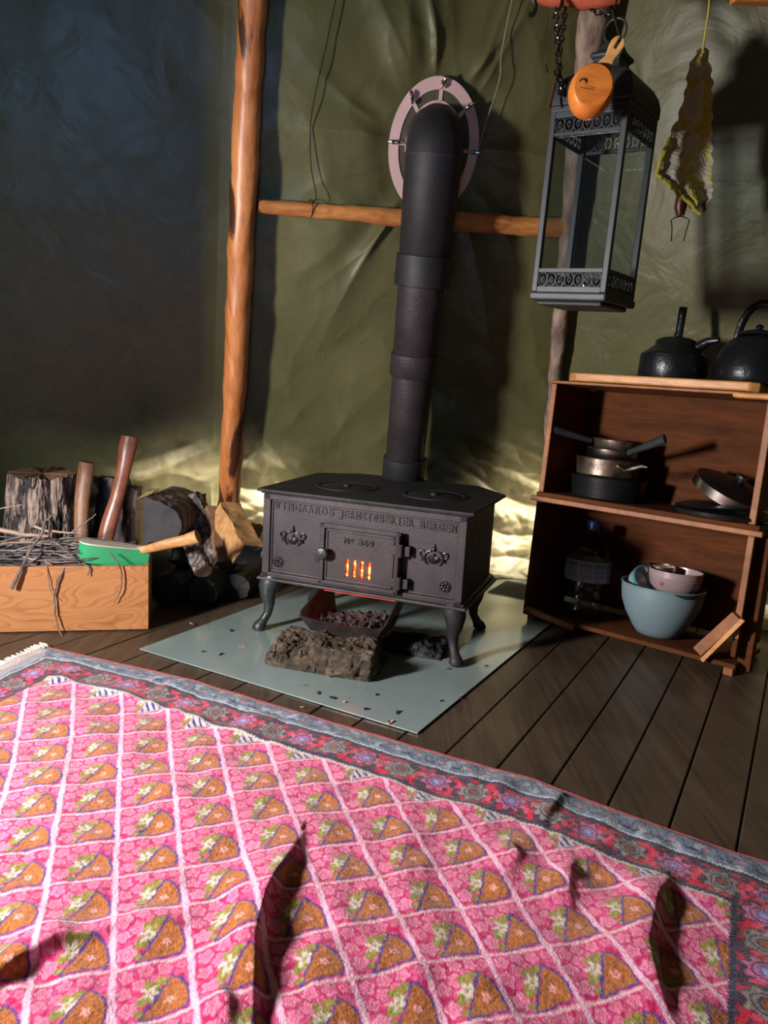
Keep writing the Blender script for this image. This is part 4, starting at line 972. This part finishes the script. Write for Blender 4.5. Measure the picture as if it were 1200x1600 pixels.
# ------------------------------------------------------------ lantern
LY = 2.22
lo = at(830, 455, LY+.02); ro_ = at(945, 465, LY-.105)
la = ro_-lo; la[2] = 0; LW = np.linalg.norm(la); la = la/LW; lb_ = np.array([-la[1], la[0], 0])
tilt = R(1.5); lz = nv(SZ+la*math.sin(tilt)); la2 = nv(la-lz*(la@lz)); LXX = (la2, lb_, lz)
LH = .455
def LN(s, d, z): return lo+s*la2+d*lb_+z*lz
lt_ = thing('lantern', 'big dark metal candle lantern with glass panes and fretwork hanging at upper right', 'lantern', LN(LW/2, LW/2, -.02))
def lbx(b, s0, s1, d0, d1, z0, z1): return b.box(LN((s0+s1)/2, (d0+d1)/2, (z0+z1)/2), (s1-s0, d1-d0, z1-z0), LXX)
w = .016
for (s, d) in ((0, 0), (LW-w, 0), (0, LW-w), (LW-w, LW-w)):
    b = MB(); lbx(b, s, s+w, d, d+w, .0, LH); b.build('corner_post', M['lantern'], lt_, bevel=.002, smooth=0)
b = MB(); lbx(b, -.004, LW+.004, -.004, LW+.004, -.022, .0); lbx(b, .012, LW-.012, .012, LW-.012, -.034, -.022)
b.build('base', M['lantern'], lt_, bevel=.006, seg=3, smooth=0)
b = MB(); lbx(b, 0, LW, 0, LW, LH-.002, LH+.012); b.build('top_frame', M['lantern'], lt_, bevel=.002, smooth=0)
def fret(side, z0, z1):
    b = MB(); L = LW-2*w
    def P(u, v, dp=.004):
        return LN(w+u, dp, v) if side == 0 else (LN(LW-dp, w+u, v) if side == 1 else (LN(w+u, LW-dp, v) if side == 2 else LN(dp, w+u, v)))
    for z in (z0, z1): b.tube([P(0, z), P(L, z)], .003, 6)
    n = 7; st_ = L/n; h = z1-z0
    for i in range(n):
        u = st_*(i+.5)
        for sg in (-1, 1):
            b.tube([P(u+sg*st_*.46*math.sin(t), z0+h*.5+h*.45*math.cos(t)) for t in np.linspace(.15, math.pi-.15, 9)], .0017, 5)
            b.tube([P(u+sg*st_*.2*math.cos(t), z0+h*.5+h*.17*math.sin(t)) for t in np.linspace(-1.6, 1.6, 7)], .0015, 5)
        b.tube([P(u, z0), P(u, z1)], .0014, 5)
        b.tube([P(u+st_*.5, z0), P(u+st_*.5, z1)], .002, 5)
    return b
for sd in range(4):
    for (z0, z1) in ((.012, .052), (LH-.055, LH-.015)): fret(sd, z0, z1).build('fretwork', M['lantern'], lt_, smooth=60)
    for (z0, z1) in ((0, .012), (.052, .060), (LH-.062, LH-.055), (LH-.015, LH-.003)):
        b = MB()
        if sd == 0: lbx(b, w, LW-w, .001, .007, z0, z1)
        if sd == 1: lbx(b, LW-.007, LW-.001, w, LW-w, z0, z1)
        if sd == 2: lbx(b, w, LW-w, LW-.007, LW-.001, z0, z1)
        if sd == 3: lbx(b, .001, .007, w, LW-w, z0, z1)
        b.build('rail', M['lantern'], lt_, smooth=0)
    b = MB()
    if sd == 0: lbx(b, w, LW-w, .009, .011, .06, LH-.062)
    if sd == 1: lbx(b, LW-.011, LW-.009, w, LW-w, .06, LH-.062)
    if sd == 2: lbx(b, w, LW-w, LW-.011, LW-.009, .06, LH-.062)
    if sd == 3: lbx(b, .009, .011, w, LW-w, .06, LH-.062)
    b.build('pane', M['glass'], lt_, smooth=0)
# bell roof
prof = [(LW/2+.003, LH+.012), (LW/2+.003, LH+.038), (LW/2-.003, LH+.060), (LW/2-.015, LH+.080), (LW/2-.032, LH+.094), (LW/2-.052, LH+.104), (.040, LH+.112), (.035, LH+.135), (.044, LH+.142), (.044, LH+.150), (.030, LH+.160), (.022, LH+.178), (.006, LH+.19)]
vs = []; fs = []
for r_, z in prof:
    for (sx, sy) in ((-1, -1), (1, -1), (1, 1), (-1, 1)): vs.append(LN(LW/2+sx*r_, LW/2+sy*r_, z))
for i in range(len(prof)-1):
    for k in range(4): fs.append((i*4+k, i*4+(k+1) % 4, (i+1)*4+(k+1) % 4, (i+1)*4+k))
fs.append((3, 2, 1, 0)); MB().add(vs, fs).build('roof', M['lantern'], lt_, bevel=.003, smooth=25)
tc = LN(LW/2, LW/2, LH+.19)
MB().tube([tc+.03*(math.cos(a)*la2+math.sin(a)*SZ)+SZ*.022 for a in np.linspace(0, 2*math.pi, 24)], .003, 8, fa=tuple(lb_)).build('hanging_ring', M['lantern'], lt_)
cnd = thing('candle_holder', 'small dark glass candle holder standing inside the lantern', 'candle holder', LN(LW*.5, LW*.5, .0))
MB().lathe([(0, .001), (.03, .001), (.032, .01), (.034, .045), (.031, .045), (.029, .01), (0, .008)], LN(LW*.55, LW*.5, 0), LXX, 28).build('glass_cup', M['candle'], cnd)
MB().lathe([(0, .009), (.026, .009), (.026, .03), (0, .032)], LN(LW*.55, LW*.5, 0), LXX, 24).build('candle', simple('dark_wax', (.06, .06, .06)), cnd)
# hanging rod above with cords
ra = at(836, -6, LY+.1); rb = at(970, -4, LY+.06)
rod = MB().tube([ra+(rb-ra)*t+SZ*(.004*math.sin(t*9)) for t in np.linspace(0, 1, 12)], [.018, .024, .026, .027, .026, .025, .026, .027, .028, .027, .024, .016], 14).warp(.004, 20, 2)
tag(rod.build('hanging_rod', M['bar_red'], smooth=60), 'short reddish wooden rod at the very top edge above the lantern', 'rod')
cc = (ra+rb)/2
for i, t in enumerate((.3, .93)):
    p = ra+(rb-ra)*t; b = MB().tube([p+.032*(math.cos(a)*SZ+math.sin(a)*np.array([0, 1, 0])) for a in np.linspace(0, 2*math.pi, 14)], .003, 6).tube([p+SZ*.03, np.array([p[0], p[1], 2.515])], .003, 6)
    tag(b.build('rope', M['wire']), ('dark cord holding the left of the reddish rod', 'dark cord holding the right end of the reddish rod')[i], 'cord')
# chain from rod to lantern
def chain(p, q, link=.02, r=.0022, wd=.006):
    b = MB(); L = np.linalg.norm(q-p); n = max(2, int(L/(link*.8))); d = nv(q-p); x = nv(np.cross(d, (0, 1, .1))); y = np.cross(d, x)
    for i in range(n):
        c = p+(q-p)*(i+.5)/n; ux = x if i % 2 else y
        b.tube([c+link*.5*math.cos(a)*d+wd*math.sin(a)*ux for a in np.linspace(0, 2*math.pi, 12)], r, 5, cap=False)
    return b
pr = ra+(rb-ra)*.66; b = chain(pr-SZ*.03, tc+SZ*.048)
tag(b.build('chain', M['wire']), 'dark link chain from the rod down to the lantern ring', 'chain')
# utensils/chain strands at the left of the lantern
for i, (x0, y0, x1, y1, lab) in enumerate(((868, 12, 877, 150, 'dark chain strand hanging closest to the pole left of the lantern roof'), (884, 12, 868, 128, 'second dark chain strand crossing the first beside the lantern roof'))):
    p = at(x0, y0, LY+.07); q = at(x1, y1, LY-.02); b = chain(p, q, .022, .0026, .006)
    b.build('x', M['steel']) if False else None
    tag(b.build('chain', simple('chain_steel_%d' % i, (.12, .11, .1), (.05, .045, .04), 20, .25, .9, 0)), lab, 'chain')
q0_ = at(876, 90, LY); q1_ = at(858, 168, LY-.03)
tag(MB().tube([q0_, q0_*.5+q1_*.5, q1_], [.003, .004, .005], 8, fr=.5, fa=(1, 0, 0)).build('skewer', simple('skewer_brown', (.14, .07, .04), None, 10, .4, .4)), 'flat brown metal skewer slanting down left of the lantern roof', 'skewer')
tag(MB().tube([at(853, 100, LY), at(854, 108, LY-.004), at(857, 114, LY)], [.002, .003, .002], 6).tube([at(858, 20, LY+.02), at(852, 60, LY), at(853, 100, LY)], .001, 5).build('hook', M['steel']), 'tiny bright hook end hanging left of the skewer', 'hook')
b, Q = wire([at(822, -12, LY), at(834, 0, LY), at(837, 12, LY), at(833, 22, LY), at(826, 22, LY)], .006, None, ''); tag(b.build('hook', M['wire']), 'thick black hook curling down at the top left of the rod', 'hook')

# ------------------------------------------------------------ wooden cup (seen from below)
KY = LY-.16
kc = at(923, 143, KY); kt = thing('wooden_cup', 'orange wooden cup with slotted handle hanging in front of the lantern roof', 'cup', kc)
kx_ = nv(np.array([.97, -.1, -.06])); kn = nv(np.array([-.25, -.96, -.12])); ku = nv(np.cross(kn, kx_)); 
ku = nv(ku+kx_*.12); kx_ = nv(kx_-ku*(kx_@ku)); kn = np.cross(kx_, ku)
if kn[1] > 0: kn = -kn
b = MB(); n = 24; q = 40; vs = []; 
rx = .053; ry0 = .064
for i in range(n+1):
    f = i/n; ph = f*math.pi/2
    for j in range(q):
        a = 2*math.pi*j/q; rr_ = math.cos(ph)**.55; hh_ = .048*math.sin(ph)**.8
        hh_ = min(hh_, .0455-.0*f)
        y = math.sin(a)*ry0*(1.0 if math.sin(a) < 0 else .92)
        vs.append(kc+kx_*math.cos(a)*rx*rr_+ku*y*rr_+kn*hh_)
fs = [(i*q+j, i*q+(j+1) % q, (i+1)*q+(j+1) % q, (i+1)*q+j) for i in range(n) for j in range(q)]+[tuple(range(q-1, -1, -1))]
V = np.array(vs)
# flat foot cut slightly tilted, upper left
lim = .036+.0*V[:, 0]; hcoord = (V-kc)@kn; ucoord = (V-kc)@ku; plane = .035-.20*(ucoord-.01); cut = hcoord > plane
V[cut] -= np.outer((hcoord-plane)[cut], kn)
b.add(V, fs); bo = b.build('bowl', M['kuksa'], kt, smooth=22)
hb = MB(); h0 = kc+ku*.05+kx_*.012; hp_ = [h0, h0+ku*.03+kx_*.012, h0+ku*.055+kx_*.022]
out = [(-.014, 0), (-.010, .025), (-.016, .045), (-.017, .062), (-.010, .074), (0, .077), (.0, .074)]
poly_ = [(-.020, -.005), (-.0105, .028), (-.0155, .048), (-.0165, .063), (-.012, .073), (-.0035, .078), (-.0035, .050), (.0035, .050), (.0035, .078), (.012, .073), (.0165, .063), (.0155, .048), (.0125, .028), (.024, -.005)]
hu = nv(ku+kx_*.32); hxx = nv(kx_-hu*(kx_@hu)); hn = np.cross(hxx, hu)
hb.prism(poly_, -.004, .004, h0+kn*.004, (hxx, hu, hn)); hb.build('handle', M['kuksa_h'], kt, bevel=.0025, smooth=0)
mk = MB(); mc = kc+kn*.0405-kx_*.016+ku*.012
def MK(u, v): 
    p = kc+kx_*u+ku*v; return p+kn*(.0362-.20*(v-.01))
mk.tube([MK(-.026+.0075*math.cos(t), .008+.0075*math.sin(t)) for t in np.linspace(-.2, math.pi+.1, 9)], [.0006, .0012, .002, .0022, .0022, .002, .0015, .001, .0006], 6)
mk.tube([MK(-.029, -.004), MK(.004, -.0025)], .0006, 5).tube([MK(-.018, .0015), MK(.006, .0025)], .0004, 5)
mk.build('burnt_logo', M['burn'], bo)
p = h0+hu*.058+kn*.004
tag(MB().tube([p, p+SZ*.02+np.array([.004, 0, 0]), np.array([rb[0]-.02, rb[1], rb[2]-.03])], .0022, 6).build('leather_cord', simple('leather', (.05, .03, .02))), 'dark leather strap from the rod through the cup handle slot', 'cord')

# ------------------------------------------------------------ knitted cloth, toasting fork, plank at top right
KYY = 2.35
kcl = thing('knitted_potholder', 'yellow and grey knitted cloth hanging by one corner from a string', 'cloth', at(1075, 200, KYY))
left = [(1092, 75), (1077, 110), (1074, 140), (1062, 180), (1046, 215), (1034, 245), (1026, 272), (1050, 292), (1070, 312), (1094, 334)]
right = [(1104, 75), (1112, 110), (1114, 140), (1113, 180), (1112, 215), (1113, 245), (1113, 275), (1113, 292), (1112, 305), (1100, 330)]
rows = 60; cols = 26; vs = []
for i in range(rows+1):
    t = i/rows*(len(left)-1); k = min(int(t), len(left)-2); f = t-k
    l = np.array(left[k])*(1-f)+np.array(left[k+1])*f; r_ = np.array(right[k])*(1-f)+np.array(right[k+1])*f
    for j in range(cols+1):
        u = j/cols; p = l*(1-u)+r_*u
        yo = .016*math.sin(u*9+i*.02)*(.3+i/rows*.7)+.010*math.sin(i*.9)*.3
        vs.append(at(p[0]+2.0*math.sin(i*1.3), p[1], KYY+yo*.8+.02*u))
V = np.array(vs); fs = [(i*(cols+1)+j, i*(cols+1)+j+1, (i+1)*(cols+1)+j+1, (i+1)*(cols+1)+j) for i in range(rows) for j in range(cols)]
V2 = V+np.array([0, .014, 0]); nV = len(V)
bd = []; 
for i in range(rows): bd += [(i*(cols+1), (i+1)*(cols+1)), ((i+1)*(cols+1)+cols, i*(cols+1)+cols)]
for j in range(cols): bd += [(j+1, j), (rows*(cols+1)+j, rows*(cols+1)+j+1)]
b = MB().add(list(V)+list(V2), fs+[tuple(x+nV for x in f[::-1]) for f in fs]+[(a, c, c+nV, a+nV) for a, c in bd]); b.warp(.0035, 75, 4, 2)
b.build('knitted_body', M['knit'], kcl, smooth=60)
edge = [at(x, y, KYY-.004) for x, y in left]
for nm, mt in (('yarn_border', 'twine'),):
    b = MB(); E_ = []
    for i in range(4, len(edge)-1):
        for k in range(5): E_.append(edge[i]*(1-k/5)+edge[i+1]*k/5+np.array([rnd.uniform(-.003, .003) for _ in range(3)]))
    E_.append(edge[-1]); b.tube(E_, [.0045+.0015*(i % 2) for i in range(len(E_))], 7)
    b.build(nm, M[mt], kcl)
tag(MB().tube([at(1098, 80, KYY), at(1102, 50, KYY), at(1107, 20, KYY), at(1110, -20, KYY), at(1112, -60, KYY+.05), ], [.0035, .002, .003, .0016, .0016], 6).build('string', M['twine']), 'yellow yarn string holding up the knitted cloth', 'string')
tf = thing('toasting_fork', 'small two-pronged wire fork with red wooden handle hanging under the knitted cloth', 'fork', at(1064, 335, KYY+.04))
MB().tube([at(1068, 285, KYY+.04), at(1067, 305, KYY+.04), at(1063, 325, KYY+.04), at(1063, 337, KYY+.04)], [.013, .018, .017, .011], 14).build('handle', M['redwood'], tf, smooth=60)
for sg in (-1, 1):
    MB().tube([at(1063, 338, KYY+.04), at(1063+sg*9, 340, KYY+.04), at(1063+sg*14, 344, KYY+.04), at(1063+sg*(13 if sg < 0 else 10), 358, KYY+.04), at(1063+sg*(14 if sg < 0 else 5), 377, KYY+.04)], .0016, 6).build('prong', M['wire'], tf)
pk = MB().bar(at(1145, -6, 2.1), at(1400, 6, 2.15), .03, .03); tag(pk.warp(.003, 9).build('plank', M['bar'], smooth=0, bevel=.002), 'pale plank end in the top right corner, right of the knitted cloth string', 'plank')

# ------------------------------------------------------------ rug
RO = np.array([-.978, 2.248]); RX = nv(np.array([1.009, -.447])); RN = np.array([RX[1], -RX[0]])
def edge_c(s): return np.interp(s, [0, .25, .5, .75, .95, 1.28, 1.48, 1.6, 1.84, 2.0, 2.3], [0, -.012, -.026, -.008, .004, .022, .024, .05, .094, .11, .14])
S0, S1, T1 = -.0, 2.26, 1.32
NXR, NYR = 940, 540
su = np.linspace(0, 1, NXR); tu = np.linspace(0, 1, NYR)
Ug, Tg = np.meshgrid(su, tu)
Tp = Tg*T1                      # pattern depth from the edge
Sp = Ug*(S1)+.16*Tp*np.exp(-Ug*2)   # slight skew of the end
T_ = Tp+edge_c(Sp)+.003*n2(Sp*14, Tp*0, 5)*np.exp(-Tp/.03)
X = RO[0]+RX[0]*Sp+RN[0]*T_; Y = RO[1]+RX[1]*Sp+RN[1]*T_
# folds
Z = .011+.006*n2(X*3.2, Y*3.2, 7)+.008*n2(X*9, Y*9, 8)+.0048*n2(X*20, Y*20, 9)
Z = Z+.004*n2((X+Y)*16, (X-Y)*5, 3)*ss(.3, .7, Tp)
def ridge(pts, A, wl, wr, tap=.12):
    global Z
    P = [fl(*p)[:2] for p in pts]; L = [0]
    for i in range(len(P)-1): L.append(L[-1]+np.linalg.norm(P[i+1]-P[i]))
    best = np.full(X.shape, 1e9); sd_ = np.zeros(X.shape); al = np.zeros(X.shape)
    for i in range(len(P)-1):
        d = P[i+1]-P[i]; l = np.linalg.norm(d); d = d/l; nrm = np.array([-d[1], d[0]])
        u = (X-P[i][0])*d[0]+(Y-P[i][1])*d[1]; uc = np.clip(u, 0, l); dx = X-P[i][0]-uc*d[0]; dy = Y-P[i][1]-uc*d[1]
        dist = np.hypot(dx, dy); side = np.sign(dx*nrm[0]+dy*nrm[1]); m_ = dist < best
        best = np.where(m_, dist, best); sd_ = np.where(m_, side, sd_); al = np.where(m_, L[i]+u, al)
    wdt = np.where(sd_ > 0, wr, wl)
    Z = Z+A*np.exp(-(best/wdt)**2)*ss(-tap*.3, tap*.7, al)*ss(-tap*.3, tap*.7, L[-1]-al)
# for a path running toward the camera, the + side is the right of the picture
ridge([(468, 1318), (448, 1360), (412, 1430), (396, 1500), (392, 1600), (390, 1700)], .034, .060, .013, .3)
ridge([(-60, 1590), (40, 1515), (90, 1490), (140, 1478), (165, 1470)], .024, .012, .05)
ridge([(165, 1462), (215, 1458), (285, 1462)], .020, .010, .035)
ridge([(330, 1560), (352, 1600), (350, 1650)], .02, .04, .012)
ridge([(0, 1400), (60, 1400), (62, 1385)], .010, .010, .03)
ridge([(790, 1330), (806, 1352), (790, 1380)], .014, .03, .012)
ridge([(893, 1352), (883, 1400), (888, 1440)], .012, .035, .012)
ridge([(1040, 1385), (1022, 1430), (1008, 1500), (1020, 1560), (1040, 1620)], .025, .055, .014)
ridge([(60, 1068), (170, 1090), (330, 1140), (520, 1195)], .006, .01, .02)
ridge([(880, 1245), (850, 1290), (840, 1320)], .012, .03, .012)
Z = np.maximum(Z*ss(0, .05, Tp)*.9+.006, .004)
# colour pattern
jx = .0022*n2(Sp*90, Tp*90, 1)+.002*n2(Sp*30, Tp*30, 2); jy = .0022*n2(Sp*90, Tp*90, 4)+.002*n2(Sp*30, Tp*30, 6)
s_ = Sp+jx; t_p = Tp+jy
def c3(r, g, b_): return np.array([r, g, b_])
CL = dict(pale=c3(.86, .47, .64), mag=c3(.52, .012, .10), pink=c3(.72, .09, .25), brown=c3(.42, .13, .035), blue=c3(.06, .045, .26), olive=c3(.30, .26, .05), white=c3(.76, .62, .56), red=c3(.60, .004, .035), slate=c3(.15, .19, .27), dark=c3(.02, .02, .045), beige=c3(.78, .50, .38), lslate=c3(.45, .5, .56), rose=c3(.75, .1, .2))
col = np.zeros(X.shape+(3,))+CL['pale']
def put(mask, c):
    global col
    mask = np.clip(mask, 0, 1)[..., None]; col = col*(1-mask)+(c if getattr(c, 'ndim', 1) > 1 else np.array(c))*mask
# lattice
Am = np.array([[.0715, .079], [.076, -.0775]]); Ai = np.linalg.inv(Am)
ds_ = s_-.584; dt_ = t_p-.35; u = Ai[0, 0]*ds_+Ai[0, 1]*dt_; v = Ai[1, 0]*ds_+Ai[1, 1]*dt_
iu = np.floor(u); iv = np.floor(v); fu = u-iu; fv = v-iv      # fu down, fv right in the picture
seed = np.sin(iu*12.9898+iv*78.233)*43758.5; hsh = seed-np.floor(seed)
inside = lambda d, w=.02: ss(w, -w, d)
put(inside(np.maximum(np.abs(fv-.5)-.455, np.abs(fu-.5)-.475)), CL['pink'])
wn = n2(s_*170, t_p*170, 11); wn2 = n2(s_*70, t_p*70, 12)
put(inside(np.maximum(np.abs(fv-.5)-.445, np.abs(fu-.5)-.465))*ss(-.1, .25, wn2), CL['mag'])
for (cv, cu, r_) in ((.17, .17, .13), (.42, .13, .12), (.67, .13, .12), (.88, .14, .09), (.15, .44, .13), (.19, .76, .16), (.34, .34, .12), (.53, .27, .08)):
    dv = fv-cv-.02*np.sin(hsh*40); du = (fu-cu); rr_ = np.hypot(dv, du); th = np.arctan2(du, dv)
    pet = r_*(1+.18*np.sin(th*5+hsh*6+cv*20)); put(inside(rr_-pet, .02), CL['mag']); put(inside(rr_-pet*.78, .02), c3(.78, .27, .45)*(.85+.25*hsh[..., None])); put(inside(np.abs(rr_-pet*.42)-.014, .012)*.8, CL['rose']); put(inside(rr_-.028, .02), CL['rose'])
for (cv, cu, r1, r2, an) in ((.50, .42, .15, .08, .9), (.40, .62, .15, .09, 2.3), (.62, .33, .10, .07, .2), (.36, .86, .10, .06, .2)):
    dv = fv-cv; du = fu-cu; a_ = dv*math.cos(an)+du*math.sin(an); b_ = -dv*math.sin(an)+du*math.cos(an); put(inside(np.hypot(a_/r1, b_/r2)-1, .15), CL['olive']*(.9+.5*np.clip(wn, 0, 1)[..., None]))
dv = fv-.47; du = fu-.52; rr_ = np.hypot(dv, du); th = np.arctan2(du, dv); put(inside(rr_-.10*(1+.38*np.sin(th*5+.5+hsh*4))-.05*wn, .04)*.85, CL['white'])
put(inside(rr_-.03, .02), CL['olive'])
# leaf: a rounded triangle in the lower right corner of each cell
def seg(ax_, ay_, bx_, by_):  # signed distance to a line, positive to one side
    dx = bx_-ax_; dy = by_-ay_; l = math.hypot(dx, dy); return ((fv-ax_)*dy-(fu-ay_)*dx)/l
e1_ = seg(.31, .97, .80, .16); e2_ = np.hypot((fv-.42), (fu-.70))-.53; e3_ = fu-.945-.02*np.sin(fv*6)
leaf = np.maximum(np.maximum(e1_, e2_), e3_)+.025*wn
bord = ss(.33, .27, 0*Tp+t_p) * 0
put(inside(leaf-.012, .012), CL['blue']); put(inside(leaf+.022, .012), CL['brown']*(.8+.5*np.clip(.5+wn, 0, 1)[..., None]))
tcell = .35+.076*(iu+.5)-.0775*(iv+.5); half = (tcell < .232)*1.0   # cells cut by the border carry a pale veined leaf
put(half*inside(leaf+.0, .02), CL['white']*.82+CL['slate']*.2); vein = (fv-fu)*.5+.35*(fv+fu)
put(half*inside(leaf+.02, .02)*ss(.5, .7, np.sin(vein*2*math.pi/.11)*.5+.5), CL['blue'])
dv = fv-.70+half*9; du = fu-.68; rr_ = np.hypot(dv, du); th = np.arctan2(du, dv); put(inside(rr_-.055*(1+.3*np.sin(th*5)), .015), c3(.85, .42, .36)); put(inside(rr_-.02, .012), CL['rose'])
# lattice lines
lw = np.minimum(fv, 1-fv); put(inside(lw-.036, .012), CL['pale']*1.03); lh = np.minimum(fu, 1-fu); put(inside(lh-.022, .01), CL['beige']*.5+CL['pale']*.5)
# half cells along the border: pale leaf with blue veins
EB = .190
eb = t_p-EB; put(ss(.010, .006, eb), CL['white']*.8)
# left end of the field and borders
dl = Ug*S1                       # distance from the rug end
EL = .165; dR = 1.98-Sp-.0*Tp
def band(d, a, b_, w=.0018): return ss(a-w, a+w, d)*ss(b_+w, b_-w, d)
RB = 1.888+.19-s_
dmin = np.minimum(np.minimum(t_p, dl+jx+.02), RB)
endb = dl+jx+.02 < t_p
alongc = np.where(endb, t_p, s_); rightb = RB < np.minimum(t_p, dl+.02); alongc = np.where(rightb, t_p, alongc)
put(band(dmin, -.1, .190), CL['red'])
zig = .004*(np.abs(((alongc/.008) % 1)-.5)*2-.5)
put(band(dmin+zig, .180, .192), CL['dark']*1.5)
# flowers on the red band
k = np.where(endb | rightb, alongc/.072+.3, np.interp(s_, [-.4, .119, .702, 1.385, 1.95, 2.4], [-5, 0, 6, 14, 21, 27]))+.5; sc_ = np.where(endb | rightb, .072, np.where(s_ < .7, .097, .083))
ik = np.floor(k); fk = (k-ik-.5)*sc_; dc_ = dmin-.140; alt = (np.mod(ik, 2) == 0)
rr_ = np.hypot(fk*1.0, dc_*.95); th = np.arctan2(dc_, fk)
put(ss(-.15, .1, n2(alongc*42, dmin*50, 20))*band(dmin, .098, .182)*.93, CL['dark']*1.2)
pet = .0285*(1+.16*np.sin(th*8)+.08*wn2); f1 = inside(rr_-pet, .0018)
put(inside(rr_-pet-.004, .002), CL['dark']*1.5)
put(f1*alt, CL['white']*.36); put(f1*(~alt), c3(.55, .13, .28))
put(inside(np.abs(rr_-.019)-.0018, .0012), CL['dark']*2); put(inside(rr_-.013, .0015)*alt, CL['dark']*2.5); put(inside(rr_-.012*(1+.15*np.sin(th*8)), .0015)*(~alt), c3(.16, .14, .45))
put(inside(rr_-.009, .0015)*alt, CL['brown']*.6); put(inside(rr_-.007, .0015)*(~alt), c3(.40, .38, .65))
for sg in (-.5, .5):
    rr2 = np.hypot(fk-sg*sc_, dc_-.012*np.sign(sg)); put(inside(rr2-.011, .0015), c3(.7, .05, .12))
# slate band
put(band(dmin, .008, .088), CL['slate']*(.9+.35*np.clip(wn2, -1, 1)[..., None])); 
ph = alongc/.062; zz_ = .048+.022*np.sin(ph*2*math.pi)+.004*np.sin(ph*6*math.pi)
put(band(dmin, .008, .088)*inside(np.abs(dmin-zz_)-.0034, .0012), CL['dark']*1.3)
zz2 = .048-.022*np.cos(ph*2*math.pi); put(band(dmin, .008, .088)*inside(np.abs(dmin-zz2)-.0020, .001)*.9, CL['dark']*1.3)
rr_ = np.hypot((((ph+.05) % .5)-.25)*.062, dmin-.043-.014*np.sign(np.sin(ph*2*math.pi))*-1); put(inside(rr_-.005, .0015), c3(.7, .2, .3)*.8)
put(band(dmin, .008, .088)*ss(.15, .4, n2(s_*45, t_p*45, 33))*.6, CL['lslate'])
put(band(dmin+zig, .083, .089), CL['lslate']*1.2); put(band(dmin+zig, .088, .100), CL['dark'])
put(band(dmin+.004*wn2, -.2, .012), CL['red'])
endz = (endb & (dmin < .075)); put(endz*1.0, CL['slate']*.7+CL['white']*.35)
put((endb & (dmin < .045))*1.0, CL['white']*.8)
col = np.clip(col*(1+.16*wn[..., None]), .004, .95)
V = np.stack([X, Y, Z], -1).reshape(-1, 3); idx = np.arange(NXR*NYR).reshape(NYR, NXR)
# a thin skirt turns the edges down so the rug has thickness
faces = np.stack([idx[:-1, :-1], idx[1:, :-1], idx[1:, 1:], idx[:-1, 1:]], -1).reshape(-1, 4)
loop = np.concatenate([idx[0, :], idx[1:, -1], idx[-1, -2::-1], idx[-2:0:-1, 0]]); lowv = V[loop].copy(); lowv[:, 2] = .001
nb = len(V); V = np.vstack([V, lowv]); ii = np.arange(len(loop)); sk = np.stack([loop, loop[(ii+1) % len(loop)], nb+(ii+1) % len(loop), nb+ii], -1)
faces = np.vstack([faces, sk]); colv = np.vstack([col.reshape(-1, 3), col.reshape(-1, 3)[loop]])
ro3 = np.array([.1, 1.4, 0]); me = bpy.data.meshes.new('rug')
me.vertices.add(len(V)); me.vertices.foreach_set('co', (V-ro3).astype(np.float32).ravel())
me.loops.add(faces.size); me.loops.foreach_set('vertex_index', faces.astype(np.int32).ravel())
me.polygons.add(len(faces)); me.polygons.foreach_set('loop_start', (np.arange(len(faces))*4).astype(np.int32)); me.polygons.foreach_set('loop_total', np.full(len(faces), 4, np.int32))
me.update(calc_edges=True); me.polygons.foreach_set('use_smooth', np.ones(len(faces), bool))
ca = me.color_attributes.new('dye', 'FLOAT_COLOR', 'POINT'); ca.data.foreach_set('color', np.hstack([colv, np.ones((len(colv), 1))]).astype(np.float32).ravel())
t = NT('woven_wool'); at_ = t.n('ShaderNodeAttribute', _attribute_name='dye'); v_ = t.coord()
nf = t.noise(v_, 330, 3, .7); t.l(t.mix(.3, at_.outputs['Color'], t.ramp(nf, [(.3, (.55, .5, .5)), (.62, (1.25, 1.25, 1.25))]), 'MULTIPLY'), t.b.inputs['Base Color'])
t.b.inputs['Roughness'].default_value = .85; t.b.inputs['Specular IOR Level'].default_value = .15; t.b.inputs['Sheen Weight'].default_value = .25; t.b.inputs['Sheen Roughness'].default_value = .4
b1 = t.bump(nf, .7, .003); t.l(t.bump(t.noise(v_, 90, 4, .6), .6, .006, b1), t.b.inputs['Normal'])
me.materials.append(t.m)
rug = bpy.data.objects.new('rug', me); COL.objects.link(rug); rug.location = tuple(ro3); WL[rug.name] = ro3
tag(rug, 'big pink woven rug with leaf lattice and floral border, rumpled across the floorboards', 'rug')
for k in range(26):
    tt_ = .004+k*.0135; s0_ = .16*tt_*1.0; p = np.array([*(RO+RX*(s0_+.004)+RN*tt_), .008]); dr_ = -np.array([*RX, 0])+np.array([*RN, 0])*rnd.uniform(-.35, .1)
    MB().tube([p, p+dr_*.016+SZ*.001, p+dr_*.032-SZ*.002, p+dr_*.048-SZ*.003], [.003, .0045, .0042, .003], 7, jit=.15).build('tassel', simple('tassel_wool', (.62, .57, .52), (.45, .4, .38), 60, .9) if k == 0 else bpy.data.materials['tassel_wool'], rug)
